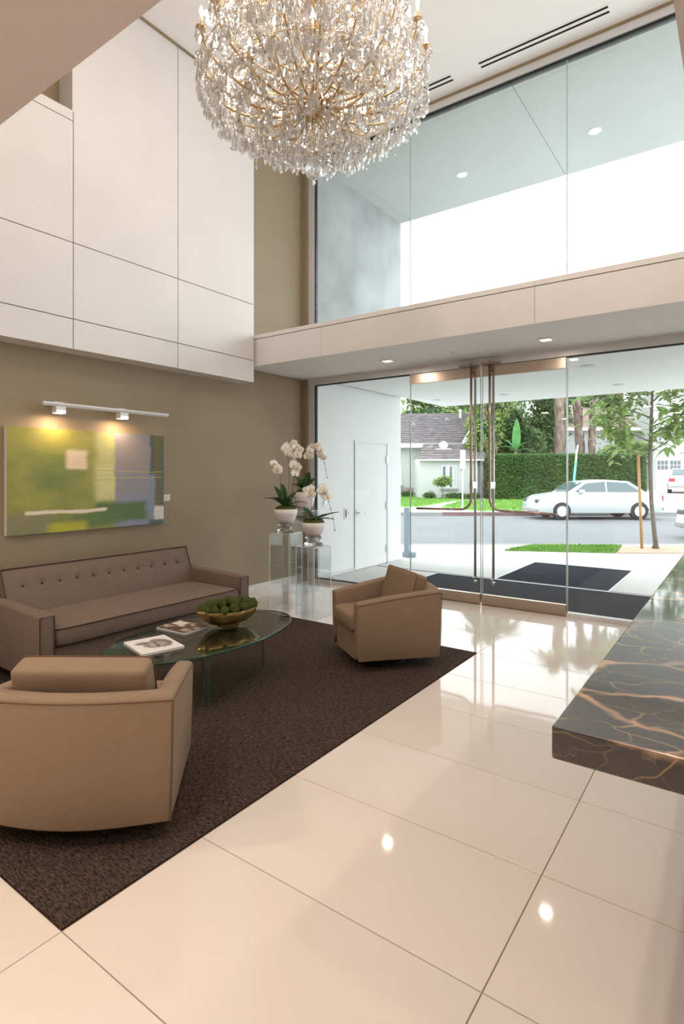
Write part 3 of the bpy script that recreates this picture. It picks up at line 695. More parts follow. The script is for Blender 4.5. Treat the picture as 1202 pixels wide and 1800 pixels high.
tv = MB(); tv.lathe([(0.13, 0), (0.26, 0.12), (0.30, 0.25), (0.22, 0.42), (0.05, 0.5)], 16, (1.75, 1.5, 3.15)); tv.box(1.2, 2.2, 1.2, 1.9, 2.95, 3.17)
tv.build('turbine_vent', M['fascia_white'], hs)

gh = house_frame('garage_house', 16.6, 42, 'white two-storey house with tan roof and garage doors behind the hedge on the right')
MB().box(0, 6.5, 0, 8, 0, 4.85).build('wall', M['stucco'], gh)
roof_plane(M['roof_tan'], gh, (-0.6, -0.5, 4.9), (6.6, -0.5, 4.9), (6.6, 4.5, 7.0), (0.6, 4.5, 7.0), 12, 'roof_tile_courses', 0.08)
MB().box(-0.6, 6.6, -0.56, -0.46, 4.72, 4.95).build('eave', M['fascia_white'], gh)
MB().box(5.4, 14, -2.0, 8, 0, 7.2).build('garage_wall', M['stucco'], gh)
roof_plane(M['roof_tan'], gh, (5.0, -2.5, 7.2), (14.4, -2.5, 7.2), (14.4, 4, 9.2), (5.8, 4, 9.2), 12, 'roof_tile_courses', 0.08)
for k in range(3):
    x0 = 5.55 + k*2.2
    g = MB().box(x0, x0+1.95, -2.06, -2.0, 0, 2.8).build('garage_door', M['fascia_white'], gh)
    for j in range(2):
        a = x0+0.12+j*0.9
        for q in range(3):
            for r in range(2):
                MB().box(a+q*0.26, a+q*0.26+0.22, -2.075, -2.055, 1.85+r*0.34, 1.85+r*0.34+0.30).build('pane', M['house_glass'], g)
house_window(gh, 5.75, 6.25, 3.9, 4.6, -2.0, 1); house_window(gh, 3.2, 4.2, 2.9, 4.0, 0.0, 2)

def leaf_cloud(mb, c, r, n, size, core=0.55):
    for _ in range(n):
        while True:
            p = Vector((random.uniform(-1, 1), random.uniform(-1, 1), random.uniform(-1, 1)))
            if core < p.length < 1: break
        q = Vector((c[0]+p.x*r[0], c[1]+p.y*r[1], c[2]+p.z*r[2])); s = size*random.uniform(.6, 1.3)
        a = Vector((random.gauss(0, 1), random.gauss(0, 1), random.gauss(0, 1))).normalized(); b = a.orthogonal().normalized()
        mb.add([q-a*s, q+b*s*0.45, q+a*s, q-b*s*0.45], [(0, 1, 2, 3)])
def bg_tree(name, l, d, blobs, m, label, n=500, size=0.22, trunk=0.22, cat='tree', group='trees behind the hedge'):
    o = empty(name, E(l, d, 0), TH, label=label, cat=cat, group=group)
    mb = MB(); solid = MB()
    for (x, y, z, rx, ry, rz) in blobs:
        leaf_cloud(mb, (x, y, z), (rx, ry, rz), int(n*rx*rz), size)
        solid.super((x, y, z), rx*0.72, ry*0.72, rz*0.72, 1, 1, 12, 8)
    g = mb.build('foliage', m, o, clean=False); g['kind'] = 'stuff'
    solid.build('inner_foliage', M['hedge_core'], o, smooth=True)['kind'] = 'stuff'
    zt = min(b[2] for b in blobs)
    MB().tube([(0, 0, 0), (0.1, 0, zt*0.5), (0, 0, zt)], [trunk, trunk*0.8, trunk*0.6], 8).build('trunk', M['bark'], o, smooth=True)
# hedge
hd = empty('hedge', E(8.9, 33.3, 0), TH, label='tall clipped dark green hedge behind the lawn across the street', cat='hedge')
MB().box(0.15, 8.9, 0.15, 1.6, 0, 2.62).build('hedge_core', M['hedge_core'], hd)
mb = MB()
for _ in range(26000):
    if random.random() < 0.8: q = Vector((random.uniform(0, 9.05), random.uniform(-0.02, 0.18), random.uniform(0, 2.72)))
    elif random.random() < 0.7: q = Vector((random.uniform(0, 9.05), random.uniform(0, 1.7), 2.66+random.uniform(-.05, .09)))
    else: q = Vector((random.choice((0.02, 9.02))+random.uniform(-.08, .08), random.uniform(0, 1.7), random.uniform(0, 2.7)))
    s = random.uniform(.05, .10); a = Vector((random.gauss(0, 1), random.gauss(0, .5), random.gauss(0, 1))).normalized(); b = a.orthogonal().normalized()
    mb.add([q-a*s, q+b*s*0.5, q+a*s, q-b*s*0.5], [(0, 1, 2, 3)])
mb.build('hedge_leaves', M['hedge'], hd, clean=False)['kind'] = 'stuff'
bg_tree('leafy_tree', 9.2, 36.5, [(0, 0, 4.4, 1.3, 1.2, 1.6), (-0.4, 0, 3.0, 1.0, 1.0, 1.0), (0.6, 0.2, 6.2, 1.5, 1.2, 1.2)], M['tree_lime'], 'yellowish green bushy tree at the corner between house and hedge', 420, 0.17)
bg_tree('leafy_tree', 11.5, 41, [(0, 0, 5.2, 2.2, 1.6, 2.4), (1.6, 0, 3.6, 1.8, 1.4, 1.6), (-1, 0, 7.6, 2.2, 1.4, 1.6)], M['tree_dark'], 'dark green dense tree behind the left half of the hedge', 360, 0.2)
bg_tree('leafy_tree', 15.6, 43, [(0, 0, 5.0, 2.0, 1.6, 2.2), (0.4, 0, 7.6, 2.4, 1.6, 1.8)], M['tree_dark'], 'dark green dense tree just left of the palm trunks', 360, 0.2)
bg_tree('leafy_tree', 8.5, 54, [(0, 0, 7.2, 3.6, 1.6, 1.1), (3.5, 0, 7.6, 2.4, 1.5, 1.4), (-0.5, 0, 8.6, 2.6, 1.5, 0.8)], M['tree_lime'], 'pale green treetops rising over the grey house roof', 150, 0.24)
bg_tree('leafy_tree', 21.2, 47, [(0, 0, 7.9, 2.3, 1.6, 1.5), (3.5, 0, 9.2, 2.6, 1.6, 1.6)], M['tree_lime'], 'light green treetop above the tan roof of the white house', 200, 0.22)
bg_tree('garden_shrub', 20.4, 39.0, [(0, 0, 3.2, 1.2, .8, .7), (-1.8, 0, 3.0, 1.0, .7, .6)], M['tree_lime'], 'light green shrub showing just above the hedge right of the palms', 500, 0.12, 0.06, 'shrub', None)
# small round shrub before the house window and low planting
bg_tree('flowering_shrub', 5.9, 33.6, [(0, 0, 1.05, 0.55, 0.4, 0.28), (0.2, 0, 1.15, 0.5, 0.4, 0.3)], M['tree_lime'], 'small round shrub on a thin stem in front of the house window', 3200, 0.06, 0.04, 'shrub', None)
for i, (l, w, m_) in enumerate(((4.3, 0.5, 'tree_dark'), (5.3, 0.45, 'hedge'), (6.9, 0.8, 'tree_dark'), (8.0, 0.5, 'hedge'))):
    bg_tree('low_plant', l, 34.3 if l > 4.8 else 37, [(0, 0, 0.22, w, 0.25, 0.22)], M[m_], ('low green plants below the left wall of the house', 'low dark plants left of the small shrub', 'low green plants under the house window', 'low green plants at the right corner of the house')[i], 3000, 0.06, 0.03, 'plant', 'low plants along the house')
# palms
random.seed(3)
for i, (pxx, w, d) in enumerate(((982, 0.30, 36.5), (1018, 0.23, 37.5), (1043, 0.19, 37), (1093, 0.17, 39), (873, 0.11, 36.2), (851, 0.10, 36))):
    l = (pxx-601)/994*d
    tall = 10.5 if i < 4 else 8.5
    o = empty('palm_tree', E(l, d, 0), random.uniform(0, 6), label=('thickest shaggy palm trunk above the hedge', 'dark-topped palm trunk right of the thickest one', 'slender pale palm trunk beside the white house', 'thin palm trunk in front of the tan tiled roof', 'thin reddish palm trunk left of the banana leaf', 'thin palm trunk nearest the grey-roofed house')[i], cat='palm', group='palms behind the hedge')
    pts = [(0.12*math.sin(z*0.7+i), 0.1*math.cos(z*0.6+i), z) for z in [tall*k/12 for k in range(13)]]
    MB().tube(pts, [w*(1.15-0.25*k/12) for k in range(13)], 10).build('trunk', M['palm_bark'], o, smooth=True)
    b = MB()
    for k in range(int(tall/0.16)):
        for j in range(5):
            a = k*2.4+j*2*PI/5; z = 0.2+k*0.16; fz = z/tall*12; p = Vector(pts[min(12, int(fz))]); r = w*0.95
            c = Vector((p.x+r*math.cos(a), p.y+r*math.sin(a), z)); t = Vector((-math.sin(a), math.cos(a), 0)); n = Vector((math.cos(a), math.sin(a), 0))
            b.add([c-t*w*.45, c+t*w*.45, c+n*w*0.45+Vector((0, 0, .42))+t*.02, c+n*w*0.45+Vector((0, 0, .42))-t*.02], [(0, 1, 2, 3)])
    b.build('trunk_boots', M['palm_boot'], o, clean=False)['kind'] = 'stuff'
    fr = MB(); top = Vector(pts[-1])
    for j in range(18):
        a = j*2.4; el = random.uniform(-0.3, 1.1); L = random.uniform(1.8, 2.4); last = None
        for s in range(7):
            t = s/6; q = top+Vector((math.cos(a)*L*t*math.cos(el), math.sin(a)*L*t*math.cos(el), L*t*math.sin(el)-1.4*t*t))
            wd = 0.34*math.sin(PI*min(1, t*0.9+0.08)); side = Vector((-math.sin(a), math.cos(a), -0.25))*wd; side2 = Vector((math.sin(a), -math.cos(a), -0.25))*wd
            cur = (q+side, q, q+side2)
            if last:
                fr.add([last[0], last[1], cur[1], cur[0]], [(0, 1, 2, 3)]); fr.add([last[1], last[2], cur[2], cur[1]], [(0, 1, 2, 3)])
            last = cur
    fr.build('fronds', M['tree_dark'], o, clean=False)['kind'] = 'stuff'
# banana plant
def leaf_mesh(mb, base, direc, length, width, droop, n=8, fold=0.25, up=Vector((0, 0, 1))):
    d = Vector(direc).normalized(); side = d.cross(up)
    side = side.normalized() if side.length > 1e-4 else Vector((1, 0, 0))
    nrm = side.cross(d).normalized(); last = None; base = Vector(base)
    for i in range(n+1):
        t = i/n; q = base+d*length*t - up*droop*length*t*t
        w = width*(math.sin(PI*min(1, 0.08+0.92*t))**0.7)*(1-0.15*t) if i < n else 0.0005
        if i == 0: w = width*0.25
        cur = (q+side*w*0.5+nrm*w*fold*0.5, q, q-side*w*0.5+nrm*w*fold*0.5)
        if last:
            mb.add([last[0], last[1], cur[1], cur[0]], [(0, 1, 2, 3)]); mb.add([last[1], last[2], cur[2], cur[1]], [(0, 1, 2, 3)])
        last = cur
o = empty('banana_plant', E((906-601)/994*34.8, 34.9, 0), TH, label='banana plant with one big bright leaf rising above the hedge', cat='plant')
MB().tube([(0, 0, 0), (0, 0, 2.6), (0.05, 0, 3.1)], [0.14, 0.1, 0.07], 8).build('stalk', M['palm_bark'], o, smooth=True)
for d_, L, w, dr in (((0.02, -0.05, 1), 2.1, 0.58, 0.0), ((-0.8, -0.2, 0.7), 1.6, 0.5, 0.5), ((0.9, -0.2, 0.5), 1.7, 0.5, 0.6), ((0.5, -0.3, 0.9), 1.6, 0.45, 0.5), ((-0.4, 0.3, 0.9), 1.7, 0.4, 0.4)):
    mb = MB(); leaf_mesh(mb, (0.03, 0, 2.9), d_, L, w, dr, up=Vector((0, -1, 0)) if dr == 0 else Vector((0, 0, 1))); mb.build('leaf', M['banana'], o, smooth=True, clean=False)
# street sign and guy wire guard across the street
o = empty('street_sign', E((813-601)/994*24, 24, 0), TH, label='small pale sign on a thin pole in front of the grey-roofed house', cat='sign')
MB().tube([(0, 0, 0), (0, 0, 2.2)], 0.03, 8).build('pole', M['alu'], o); MB().box(-0.11, 0.11, -0.05, -0.03, 1.75, 2.55).build('sign_board', M['fascia_white'], o, bevel=0.01)
MB().box(-0.14, -0.02, -0.1, -0.03, 1.66, 1.78).build('bracket', M['curb'], o)
o = empty('guy_wire_guard', E((1003-601)/994*23.6, 23.6, 0), TH, label='leaning teal plastic guard on a utility guy wire before the hedge', cat='guard')
MB().tube([(0, 0, 0.0), (0.26, 0.1, 2.1)], 0.05, 8).build('guard', M['teal'], o, smooth=True); MB().tube([(0.26, 0.1, 2.1), (0.28, 0.1, 2.4), (0.42, 0.3, 2.75)], 0.035, 6).build('wire', M['fascia_white'], o)
# cars
def make_car(name, paint, label):
    o = empty(name, label=label, cat='car')
    prof = [(-2.25, 0.35), (-2.28, 0.62), (-2.22, 0.92), (-1.65, 1.02), (-1.05, 1.40), (-0.2, 1.46), (0.55, 1.38), (1.15, 0.98), (1.95, 0.86), (2.25, 0.68), (2.30, 0.40), (2.2, 0.24), (-2.15, 0.24)]
    bm = MB(); k = len(prof)
    secs = ((-0.86, 0.93, 0.0), (-0.80, 1.0, 0.0), (0.80, 1.0, 0.0), (0.86, 0.93, 0.0))
    vs = []
    for yy, sc, _ in secs:
        for x, z in prof:
            inn = 0.16*max(0, (z-0.95)/0.5); y2 = yy - math.copysign(inn, yy) if z > 0.95 else yy
            vs.append((x*(0.985 if abs(yy) > 0.82 else 1), y2, z if z < 1 else z*(0.985 if abs(yy) > 0.82 else 1)))
    fs = [tuple(range(k-1, -1, -1)), tuple(3*k+i for i in range(k))]
    for s_ in range(3):
        for i in range(k): fs.append((s_*k+i, s_*k+(i+1) % k, (s_+1)*k+(i+1) % k, (s_+1)*k+i))
    bm.add(vs, fs); bm.build('body', paint, o, bevel=0.03, smooth=True)
    for sg in (-1, 1):
        g = MB(); yy = sg*0.872
        for pts in (((-1.45, 1.03), (-1.0, 1.34), (-0.28, 1.39), (-0.28, 1.03)), ((-0.2, 1.03), (-0.2, 1.39), (0.48, 1.33), (0.95, 1.02))):
            v_ = [(x, sg*(0.868-0.16*max(0, (z-0.95)/0.5)), z) for x, z in pts]; v2 = [(x, y-sg*0.02, z) for x, y, z in v_]
            g.add(v_+v2, [(0, 1, 2, 3), (7, 6, 5, 4), (0, 4, 5, 1), (1, 5, 6, 2), (2, 6, 7, 3), (3, 7, 4, 0)])
        g.build('side_window', M['car_glass'], o)
        MB().box(0.62, 0.80, sg*0.86, sg*1.0, 0.98, 1.10).build('wing_mirror', paint, o, bevel=0.02)
    for (x0, z0), (x1, z1), nm in (((-1.58, 1.08), (-1.12, 1.39), 'rear_window'), ((0.62, 1.35), (1.08, 1.06), 'windscreen')):
        s = -1 if nm == 'rear_window' else 1
        MB().add([(x0+s*.03, -.66, z0+.02), (x0+s*.03, .66, z0+.02), (x1+s*.03, .62, z1+.02), (x1+s*.03, -.62, z1+.02), (x0-s*.02, -.66, z0-.03), (x0-s*.02, .66, z0-.03), (x1-s*.02, .62, z1-.03), (x1-s*.02, -.62, z1-.03)],
                 [(0, 1, 2, 3), (7, 6, 5, 4), (0, 4, 5, 1), (1, 5, 6, 2), (2, 6, 7, 3), (3, 7, 4, 0)]).build(nm, M['car_glass'], o)
    for sg in (-1, 1):
        MB().box(-2.29, -2.12, sg*0.52, sg*0.84, 0.68, 0.88).build('tail_lamp', M['tail'], o, bevel=0.02)
        MB().box(2.08, 2.27, sg*0.5, sg*0.82, 0.60, 0.74).build('headlamp', M['house_glass'], o, bevel=0.02)
        for x in (-1.4, 1.4):
            r = Matrix.Translation((x, sg*0.78, 0.32)) @ Matrix.Rotation(PI/2, 4, 'X')
            w = MB().lathe([(0.16, -0.11), (0.30, -0.11), (0.325, -0.08), (0.325, 0.08), (0.30, 0.11), (0.16, 0.11)], 24, (0, 0, 0), r).build('wheel', M['tyre'], o, smooth=True)
            MB().lathe([(0.19, -0.115), (0.19, 0.115)], 20, (0, 0, 0), r).build('hubcap', M['alu'], w)
    MB().box(-2.31, -2.27, -0.25, 0.25, 0.50, 0.62).build('number_plate', M['fascia_white'], o)
    MB().box(-2.33, -2.2, -0.8, 0.8, 0.34, 0.46).build('rear_bumper', M['curb'], o, bevel=0.02)
    MB().box(2.2, 2.34, -0.8, 0.8, 0.28, 0.40).build('front_bumper', M['curb'], o, bevel=0.02)
    return o
def copy_tree(o, parent=None):
    c = o.copy(); COL.objects.link(c); c.parent = parent
    for ch in children(o): copy_tree(ch, c)
    return c
car = make_car('car', M['car_silver'], 'pale silver car crossing on the far side of the street before the hedge')
car.location = E(9.35, 21.3, -0.12); car.rotation_euler = (0, 0, TH + PI)
c2 = make_car('car', M['car_white'], 'white car parked in the driveway before the garage, seen from behind')
c2.location = E(20.6, 34.0, 0.42); c2.rotation_euler = (0, 0, TH + math.radians(60))
structure(ld_prism('driveway', [(18.4, 31.2), (26, 31.2), (26, 40), (18.4, 40)], 0.0, 0.42, M['concrete']))
c3 = make_car('car', M['car_white'], 'white car at the right picture edge by the near curb')
c3.location = E(11.15, 14.2, -0.12); c3.rotation_euler = (0, 0, TH + PI)

# young street tree with stake
random.seed(11)
tl = wx((-1.504, 13.26))
yt = empty('street_tree', E(tl[0], tl[1], 0.01), TH, label='slim young street tree with big leaves growing by the near curb', cat='tree')
MB().tube([(0, 0, 0), (0.0, 0, 0.1), (-0.08, 0, 0.9), (-0.12, 0, 1.7), (-0.09, 0, 2.6), (-0.05, 0, 3.6), (0.02, 0, 4.6)], [0.075, 0.05, 0.042, 0.04, 0.032, 0.022, 0.01], 8).build('trunk', M['bark'], yt, smooth=True)
tips = []
bl = []
for k, (z, a, L, el) in enumerate(((1.85, 2.9, 0.9, 0.5), (2.0, 0.3, 0.9, 0.45), (2.2, 3.4, 1.1, 0.35), (2.35, 5.6, 1.0, 0.5), (2.5, 0.1, 1.25, 0.4), (2.7, 2.7, 1.2, 0.4), (2.9, 3.6, 1.0, 0.6), (3.0, 0.6, 1.1, 0.5), (3.2, 5.2, 1.0, 0.5), (3.3, 2.2, 0.9, 0.6), (3.6, 0, 0.9, 0.7), (3.7, 3.1, 0.9, 0.7), (4.2, 1.0, 0.6, 0.9), (4.3, 4.2, 0.6, 0.9))):
    p0 = Vector((-0.1, 0, z)); d = Vector((math.cos(a)*math.cos(el), math.sin(a)*math.cos(el)*0.8, math.sin(el)))
    p1 = p0+d*L*0.5; p2 = p0+d*L+Vector((0, 0, 0.15))
    MB().tube([p0, p1, p2], [0.018, 0.012, 0.005], 6).build('branch', M['bark'], yt, smooth=True)
    tips += [(p1, 9), (p2, 15), (p0.lerp(p2, 0.75), 9)]
tips.append((Vector((0.02, 0, 4.6)), 12))
lm = MB(); leaf_mesh(lm, (0, 0, 0), (1, 0, 0), 0.29, 0.14, 0.35, 5, 0.3)
leaf0 = lm.build('leaf', M['young_leaf'], yt, smooth=True, clean=False); first = True; cnt = 0
for p, n in tips:
    for j in range(n):
        if cnt >= 299: break
        q = p+Vector((random.gauss(0, .13), random.gauss(0, .12), random.gauss(0, .10)))
        rot = (random.uniform(-.6, .6), random.uniform(-.9, .9), random.uniform(0, 2*PI)); s = random.uniform(.7, 1.25)
        l_ = leaf0 if first else inst(leaf0); first = False; cnt += 1
        l_.location = q; l_.rotation_euler = rot; l_.scale = (s, s, s)
extra = MB()
for p, n in tips:
    for j in range(int(n*2.4)):
        q = p+Vector((random.gauss(0, .22), random.gauss(0, .2), random.gauss(0, .16))); a = random.uniform(0, 6.28)
        leaf_mesh(extra, q, (math.cos(a), math.sin(a), random.uniform(-.5, .5)), 0.20, 0.10, 0.3, 4, 0.3)
extra.build('small_leaves', M['young_leaf'], yt, smooth=True, clean=False)['kind'] = 'stuff'
sk = wx((-1.734, 13.097))
st = empty('tree_stake', E(sk[0], sk[1], 0.012), TH, label='reddish wooden stake tied beside the young street tree', cat='stake')
MB().tube([(0, 0, 0), (-0.08, 0, 2.0)], 0.030, 8).build('stake', M['stake'], st, smooth=True)
for z0, z1 in ((1.0, 0.78), (1.82, 1.72)):
    MB().tube([(-0.06*z0, 0, z0), (0.11, 0.05, (z0+z1)/2), (0.21, 0.13, z1)], 0.010, 6).build('tie', M['black'], st)

# ================================================================== FURNITURE
# ---- reception counter
ct = empty('reception_counter', (-0.313, 1.155, 0), label='reception counter with thick dark gold-veined marble top at right', cat='counter')
# local origin = near left corner on the floor
MB().box(0, 1.35, 0, 4.9, 0.985, 1.05).build('counter_top', M['marble'], ct, bevel=0.004)
MB().box(0.23, 1.25, 0.55, 4.8, 0.0, 0.985).build('desk_body', M['dark_wood'], ct)
MB().box(0.225, 0.232, 0.55, 4.8, 0.0, 0.10).build('kick_plate', M['steel'], ct)

# ---- sofa
sf = empty('sofa', (-3.98, 1.97, 0), label='long grey-brown tweed sofa with a row of back buttons against the taupe wall', cat='sofa')
# local x: towards the wall is negative, y along the wall 0..2.03
L = 2.03
MB().box(-0.78, -0.03, 0.11, L-0.11, 0.09, 0.305).build('sofa_base', M['sofa'], sf, bevel=0.012)
for y0, y1 in ((0, 0.115), (L-0.115, L)):
    a = MB(); a.add([(-0.90, y0, 0.09), (0, y0, 0.09), (0, y1, 0.09), (-0.90, y1, 0.09), (-0.90, y0, 0.585), (0, y0, 0.555), (0, y1, 0.555), (-0.90, y1, 0.585)], [(0, 3, 2, 1), (4, 5, 6, 7), (0, 1, 5, 4), (1, 2, 6, 5), (2, 3, 7, 6), (3, 0, 4, 7)])
    ar = a.build('arm', M['sofa'], sf, bevel=0.018, seg=3, smooth=True)
    yo = y0 if y0 == 0 else y1; 
    MB().tube([(0.001, y0+0.006, 0.10), (0.001, y0+0.006, 0.548), (0.001, y1-0.006, 0.548), (0.001, y1-0.006, 0.10)], 0.004, 6).build('piping', M['sofa_pipe'], ar)
# back, reclined, with a tufted row
nb = 11; ybs = [0.25+0.1515*i for i in range(nb)]
bk = MB(); ny, nz = 160, 26
y0, y1 = 0.105, L-0.105
def back_pt(t, s):   # t along, s up
    y = y0+(y1-y0)*t; z = 0.38+0.405*s; x = -0.655-0.165*s
    dd = 0
    for yb in ybs:
        r2 = ((y-yb)/0.032)**2+((z-0.645)/0.030)**2; dd += 0.016*math.exp(-r2)
        dd += 0.004*math.exp(-((y-yb)/0.008)**2)*math.exp(-max(0, (z-0.645))/0.05 if z > 0.645 else -abs(z-0.645)/0.12)
    puff = 0.02*(1-abs(2*t-1)**14)*(1-abs(2*s-1)**5)
    return (x+puff-dd, y, z)
vs = [back_pt(i/ny, j/nz) for j in range(nz+1) for i in range(ny+1)]
fs = [(j*(ny+1)+i, j*(ny+1)+i+1, (j+1)*(ny+1)+i+1, (j+1)*(ny+1)+i) for j in range(nz) for i in range(ny)]
bk.add(vs, fs)
bk.add([(-0.655, y0, 0.38), (-0.655, y1, 0.38), (-0.82, y1, 0.785), (-0.82, y0, 0.785), (-0.93, y0, 0.10), (-0.93, y1, 0.10), (-1.02, y1, 0.77), (-1.02, y0, 0.77)],
       [(3, 2, 6, 7), (7, 6, 5, 4), (4, 5, 1, 0), (0, 3, 7, 4), (1, 5, 6, 2)])
bo = bk.build('backrest', M['sofa'], sf, smooth=True)
bo.modifiers.new('edge', 'EDGE_SPLIT').split_angle = math.radians(40)
MB().tube([(-0.648, y0, 0.38), (-0.815, y0, 0.787), (-0.815, y1, 0.787), (-0.648, y1, 0.38)], 0.006, 6).build('piping', M['sofa_pipe'], bo)
for yb in ybs:
    t = (yb-y0)/(y1-y0); s = (0.645-0.38)/0.405; p = back_pt(t, s)
    m_ = Matrix.Translation((p[0]+0.002, p[1], p[2])) @ Matrix.Rotation(math.radians(68), 4, 'Y')
    MB().lathe([(0.0, 0.010), (0.008, 0.008), (0.012, 0.0), (0.010, -0.004)], 12, (0, 0, 0), m_).build('button', M['sofa_pipe'], bo, smooth=True)
cu = MB(); mx_ = Matrix.Translation((-0.325, L/2, 0.383))
cu.super((0, 0, 0), 0.338, (L-0.235)/2, 0.080, 0.28, 0.10, 96, 20, mx_)
so = cu.build('seat_cushion', M['sofa'], sf, smooth=True)
for dz in (0.058, -0.058):
    loop = []
    for j in range(120):
        u = 2*PI*j/120; sp = lambda w, e: math.copysign(abs(w)**e, w)
        loop.append((-0.325+0.338*sp(math.cos(u), 0.10), L/2+(L-0.235)/2*sp(math.sin(u), 0.10), 0.383+dz))
    MB().tube(loop, 0.0045, 6, closed=True).build('piping', M['sofa_pipe'], so, smooth=True)
for x, y in ((-0.08, 0.1), (-0.08, L-0.1), (-0.85, 0.1), (-0.85, L-0.1), (-0.08, L/2)):
    MB().lathe([(0.018, 0), (0.026, 0.09)], 12, (x, y, 0.004)).build('leg', M['black'], sf)

# ---- swivel tub chairs
def make_chair(name, loc, facing, label, wf=0.30, wr=0.405):
    """local +y is where the chair faces"""
    o = empty(name, loc, facing, label=label, cat='armchair', group='camel swivel tub chairs')
    zb = 0.085
    # stations round the U: outer (x,y), inner (x,y), top z
    dF, dR, bow = 0.34, -0.34, 0.08
    st = []
    T = 0.095
    st.append(((-wf, dF), (-wf+T, dF), 0.545))
    st.append(((-wf-0.035, 0.10), (-wf-0.035+T, 0.10), 0.580))
    st.append(((-wr+0.028, -0.14), (-wr+0.028+T, -0.13), 0.608))
    st.append(((-wr, dR), (-wr+T+0.01, dR+T), 0.622))
    for k in range(1, 8):
        t = k/8; x = -wr+2*wr*t; yb = dR-bow*math.sin(PI*t)
        st.append(((x, yb), (x*(wr-T-0.01)/wr, yb+T), 0.622+0.012*math.sin(PI*t)))
    st.append(((wr, dR), (wr-T-0.01, dR+T), 0.622))
    st.append(((wr-0.028, -0.14), (wr-0.028-T, -0.13), 0.608))
    st.append(((wf+0.035, 0.10), (wf+0.035-T, 0.10), 0.580))
    st.append(((wf, dF), (wf-T, dF), 0.545))
    vs = []; k = 9
    for (ox, oy), (ix, iy), zt in st:
        sx, sy = ox*0.965, oy*0.975   # slight tuck at the bottom
        def lerp(t, z): return (ox+(ix-ox)*t, oy+(iy-oy)*t, z)
        vs += [(sx, sy, zb), (ox*0.985, oy*0.99, 0.3), lerp(0, zt-0.022), lerp(0.06, zt-0.008), lerp(0.25, zt), lerp(0.75, zt), lerp(0.94, zt-0.008), lerp(1, zt-0.022), (ix, iy, 0.18)]
    fs = []
    for i in range(len(st)-1):
        for j in range(k-1): fs.append((i*k+j, (i+1)*k+j, (i+1)*k+j+1, i*k+j+1))
        fs.append((i*k+k-1, (i+1)*k+k-1, (i+1)*k, i*k))
    fs.append(tuple(range(k))); fs.append(tuple((len(st)-1)*k+j for j in range(k-1, -1, -1)))
    sh = MB().add(vs, fs).build('shell', M['chair'], o, smooth=True, bevel=0.012, seg=2, angle=50)
    for s_i in (3, 11):
        (ox, oy), (ix, iy), zt = st[s_i]
        MB().tube([(ox*0.967, oy*0.977, zb+0.005), (ox*0.986, oy*0.991, 0.3), (ox*1.001, oy*1.001, zt-0.02)], 0.0028, 6).build('seam', M['chair_seam'], sh)
    loop = [(a[0][0]*1.001, a[0][1]*1.001, a[2]-0.020) for a in st]
    MB().tube(loop, 0.0025, 6).build('seam', M['chair_seam'], sh)
    MB().box(-wf+T-0.005, wf-T+0.005, dR+0.08, dF-0.012, zb, 0.292).build('seat_base', M['chair'], o, bevel=0.01)
    cu = MB().super((0, 0.045, 0.372), wf-T+0.006, 0.315, 0.078, 0.35, 0.14, 64, 16).build('seat_cushion', M['chair'], o, smooth=True)
    loop = []
    for j in range(80):
        u = 2*PI*j/80; sp = lambda w, e: math.copysign(abs(w)**e, w)
        loop.append(((wf-T+0.003)*sp(math.cos(u), 0.14), 0.045+0.316*sp(math.sin(u), 0.14), 0.318))
    MB().tube(loop, 0.004, 6, closed=True).build('piping', M['chair_seam'], cu)
    R_ = Matrix.Translation((0, -0.195, 0.565)) @ Matrix.Rotation(math.radians(-74), 4, 'X')
    pl = MB().super((0, 0, 0), wr-0.135, 0.165, 0.068, 0.26, 0.11, 72, 22, R_).build('back_pillow', M['chair'], o, smooth=True)
    loop = []
    for j in range(80):
        u = 2*PI*j/80; sp = lambda w, e: math.copysign(abs(w)**e, w)
        loop.append(R_ @ Vector(((wr-0.135)*sp(math.cos(u), 0.11), 0.165*sp(math.sin(u), 0.11), 0.048)))
    MB().tube(loop, 0.0035, 6, closed=True).build('piping', M['chair_seam'], pl)
    MB().lathe([(0.20, 0.0), (0.20, 0.02), (0.05, 0.03), (0.05, zb)], 28, (0, 0, 0.004)).build('swivel_base', M['black'], o, smooth=False)
    return o
def face(dx, dy): return math.atan2(dy, dx) - PI/2
f2 = face(-0.559, -0.829)
make_chair('armchair', (-2.49, 4.07, 0), f2, 'camel swivel tub chair by the far corner of the rug, turned towards the table')
make_chair('armchair', (-2.497, 1.551, 0), face(-0.574, 0.819), 'camel swivel tub chair in the foreground, seen from behind', 0.33, 0.43)

# ---- glass coffee table
TC = (-3.12, 2.72)
tb = empty('coffee_table', (TC[0], TC[1], 0), label='oval green glass coffee table on clear glass slabs before the sofa', cat='table')
def ellipse(a, b, n=96): return [(a*math.cos(2*PI*i/n), b*math.sin(2*PI*i/n)) for i in range(n)]
TA, TB, TZ = 0.425, 0.77, 0.42
MB().prism(ellipse(TA, TB), TZ-0.016, TZ).build('table_top', M['table_glass'], tb)
n = 96; rim = MB(); e1 = ellipse(TA, TB); e2 = ellipse(TA+0.003, TB+0.003)
for i in range(n):
    j = (i+1) % n
    rim.add([(*e1[i], TZ-0.0165), (*e1[j], TZ-0.0165), (*e2[j], TZ-0.013), (*e2[i], TZ-0.013), (*e2[i], TZ-0.003), (*e2[j], TZ-0.003), (*e1[j], TZ+0.0005), (*e1[i], TZ+0.0005)], [(0, 1, 2, 3), (3, 2, 5, 4), (4, 5, 6, 7)])
rim.build('polished_edge', M['table_edge'], tb, smooth=True)
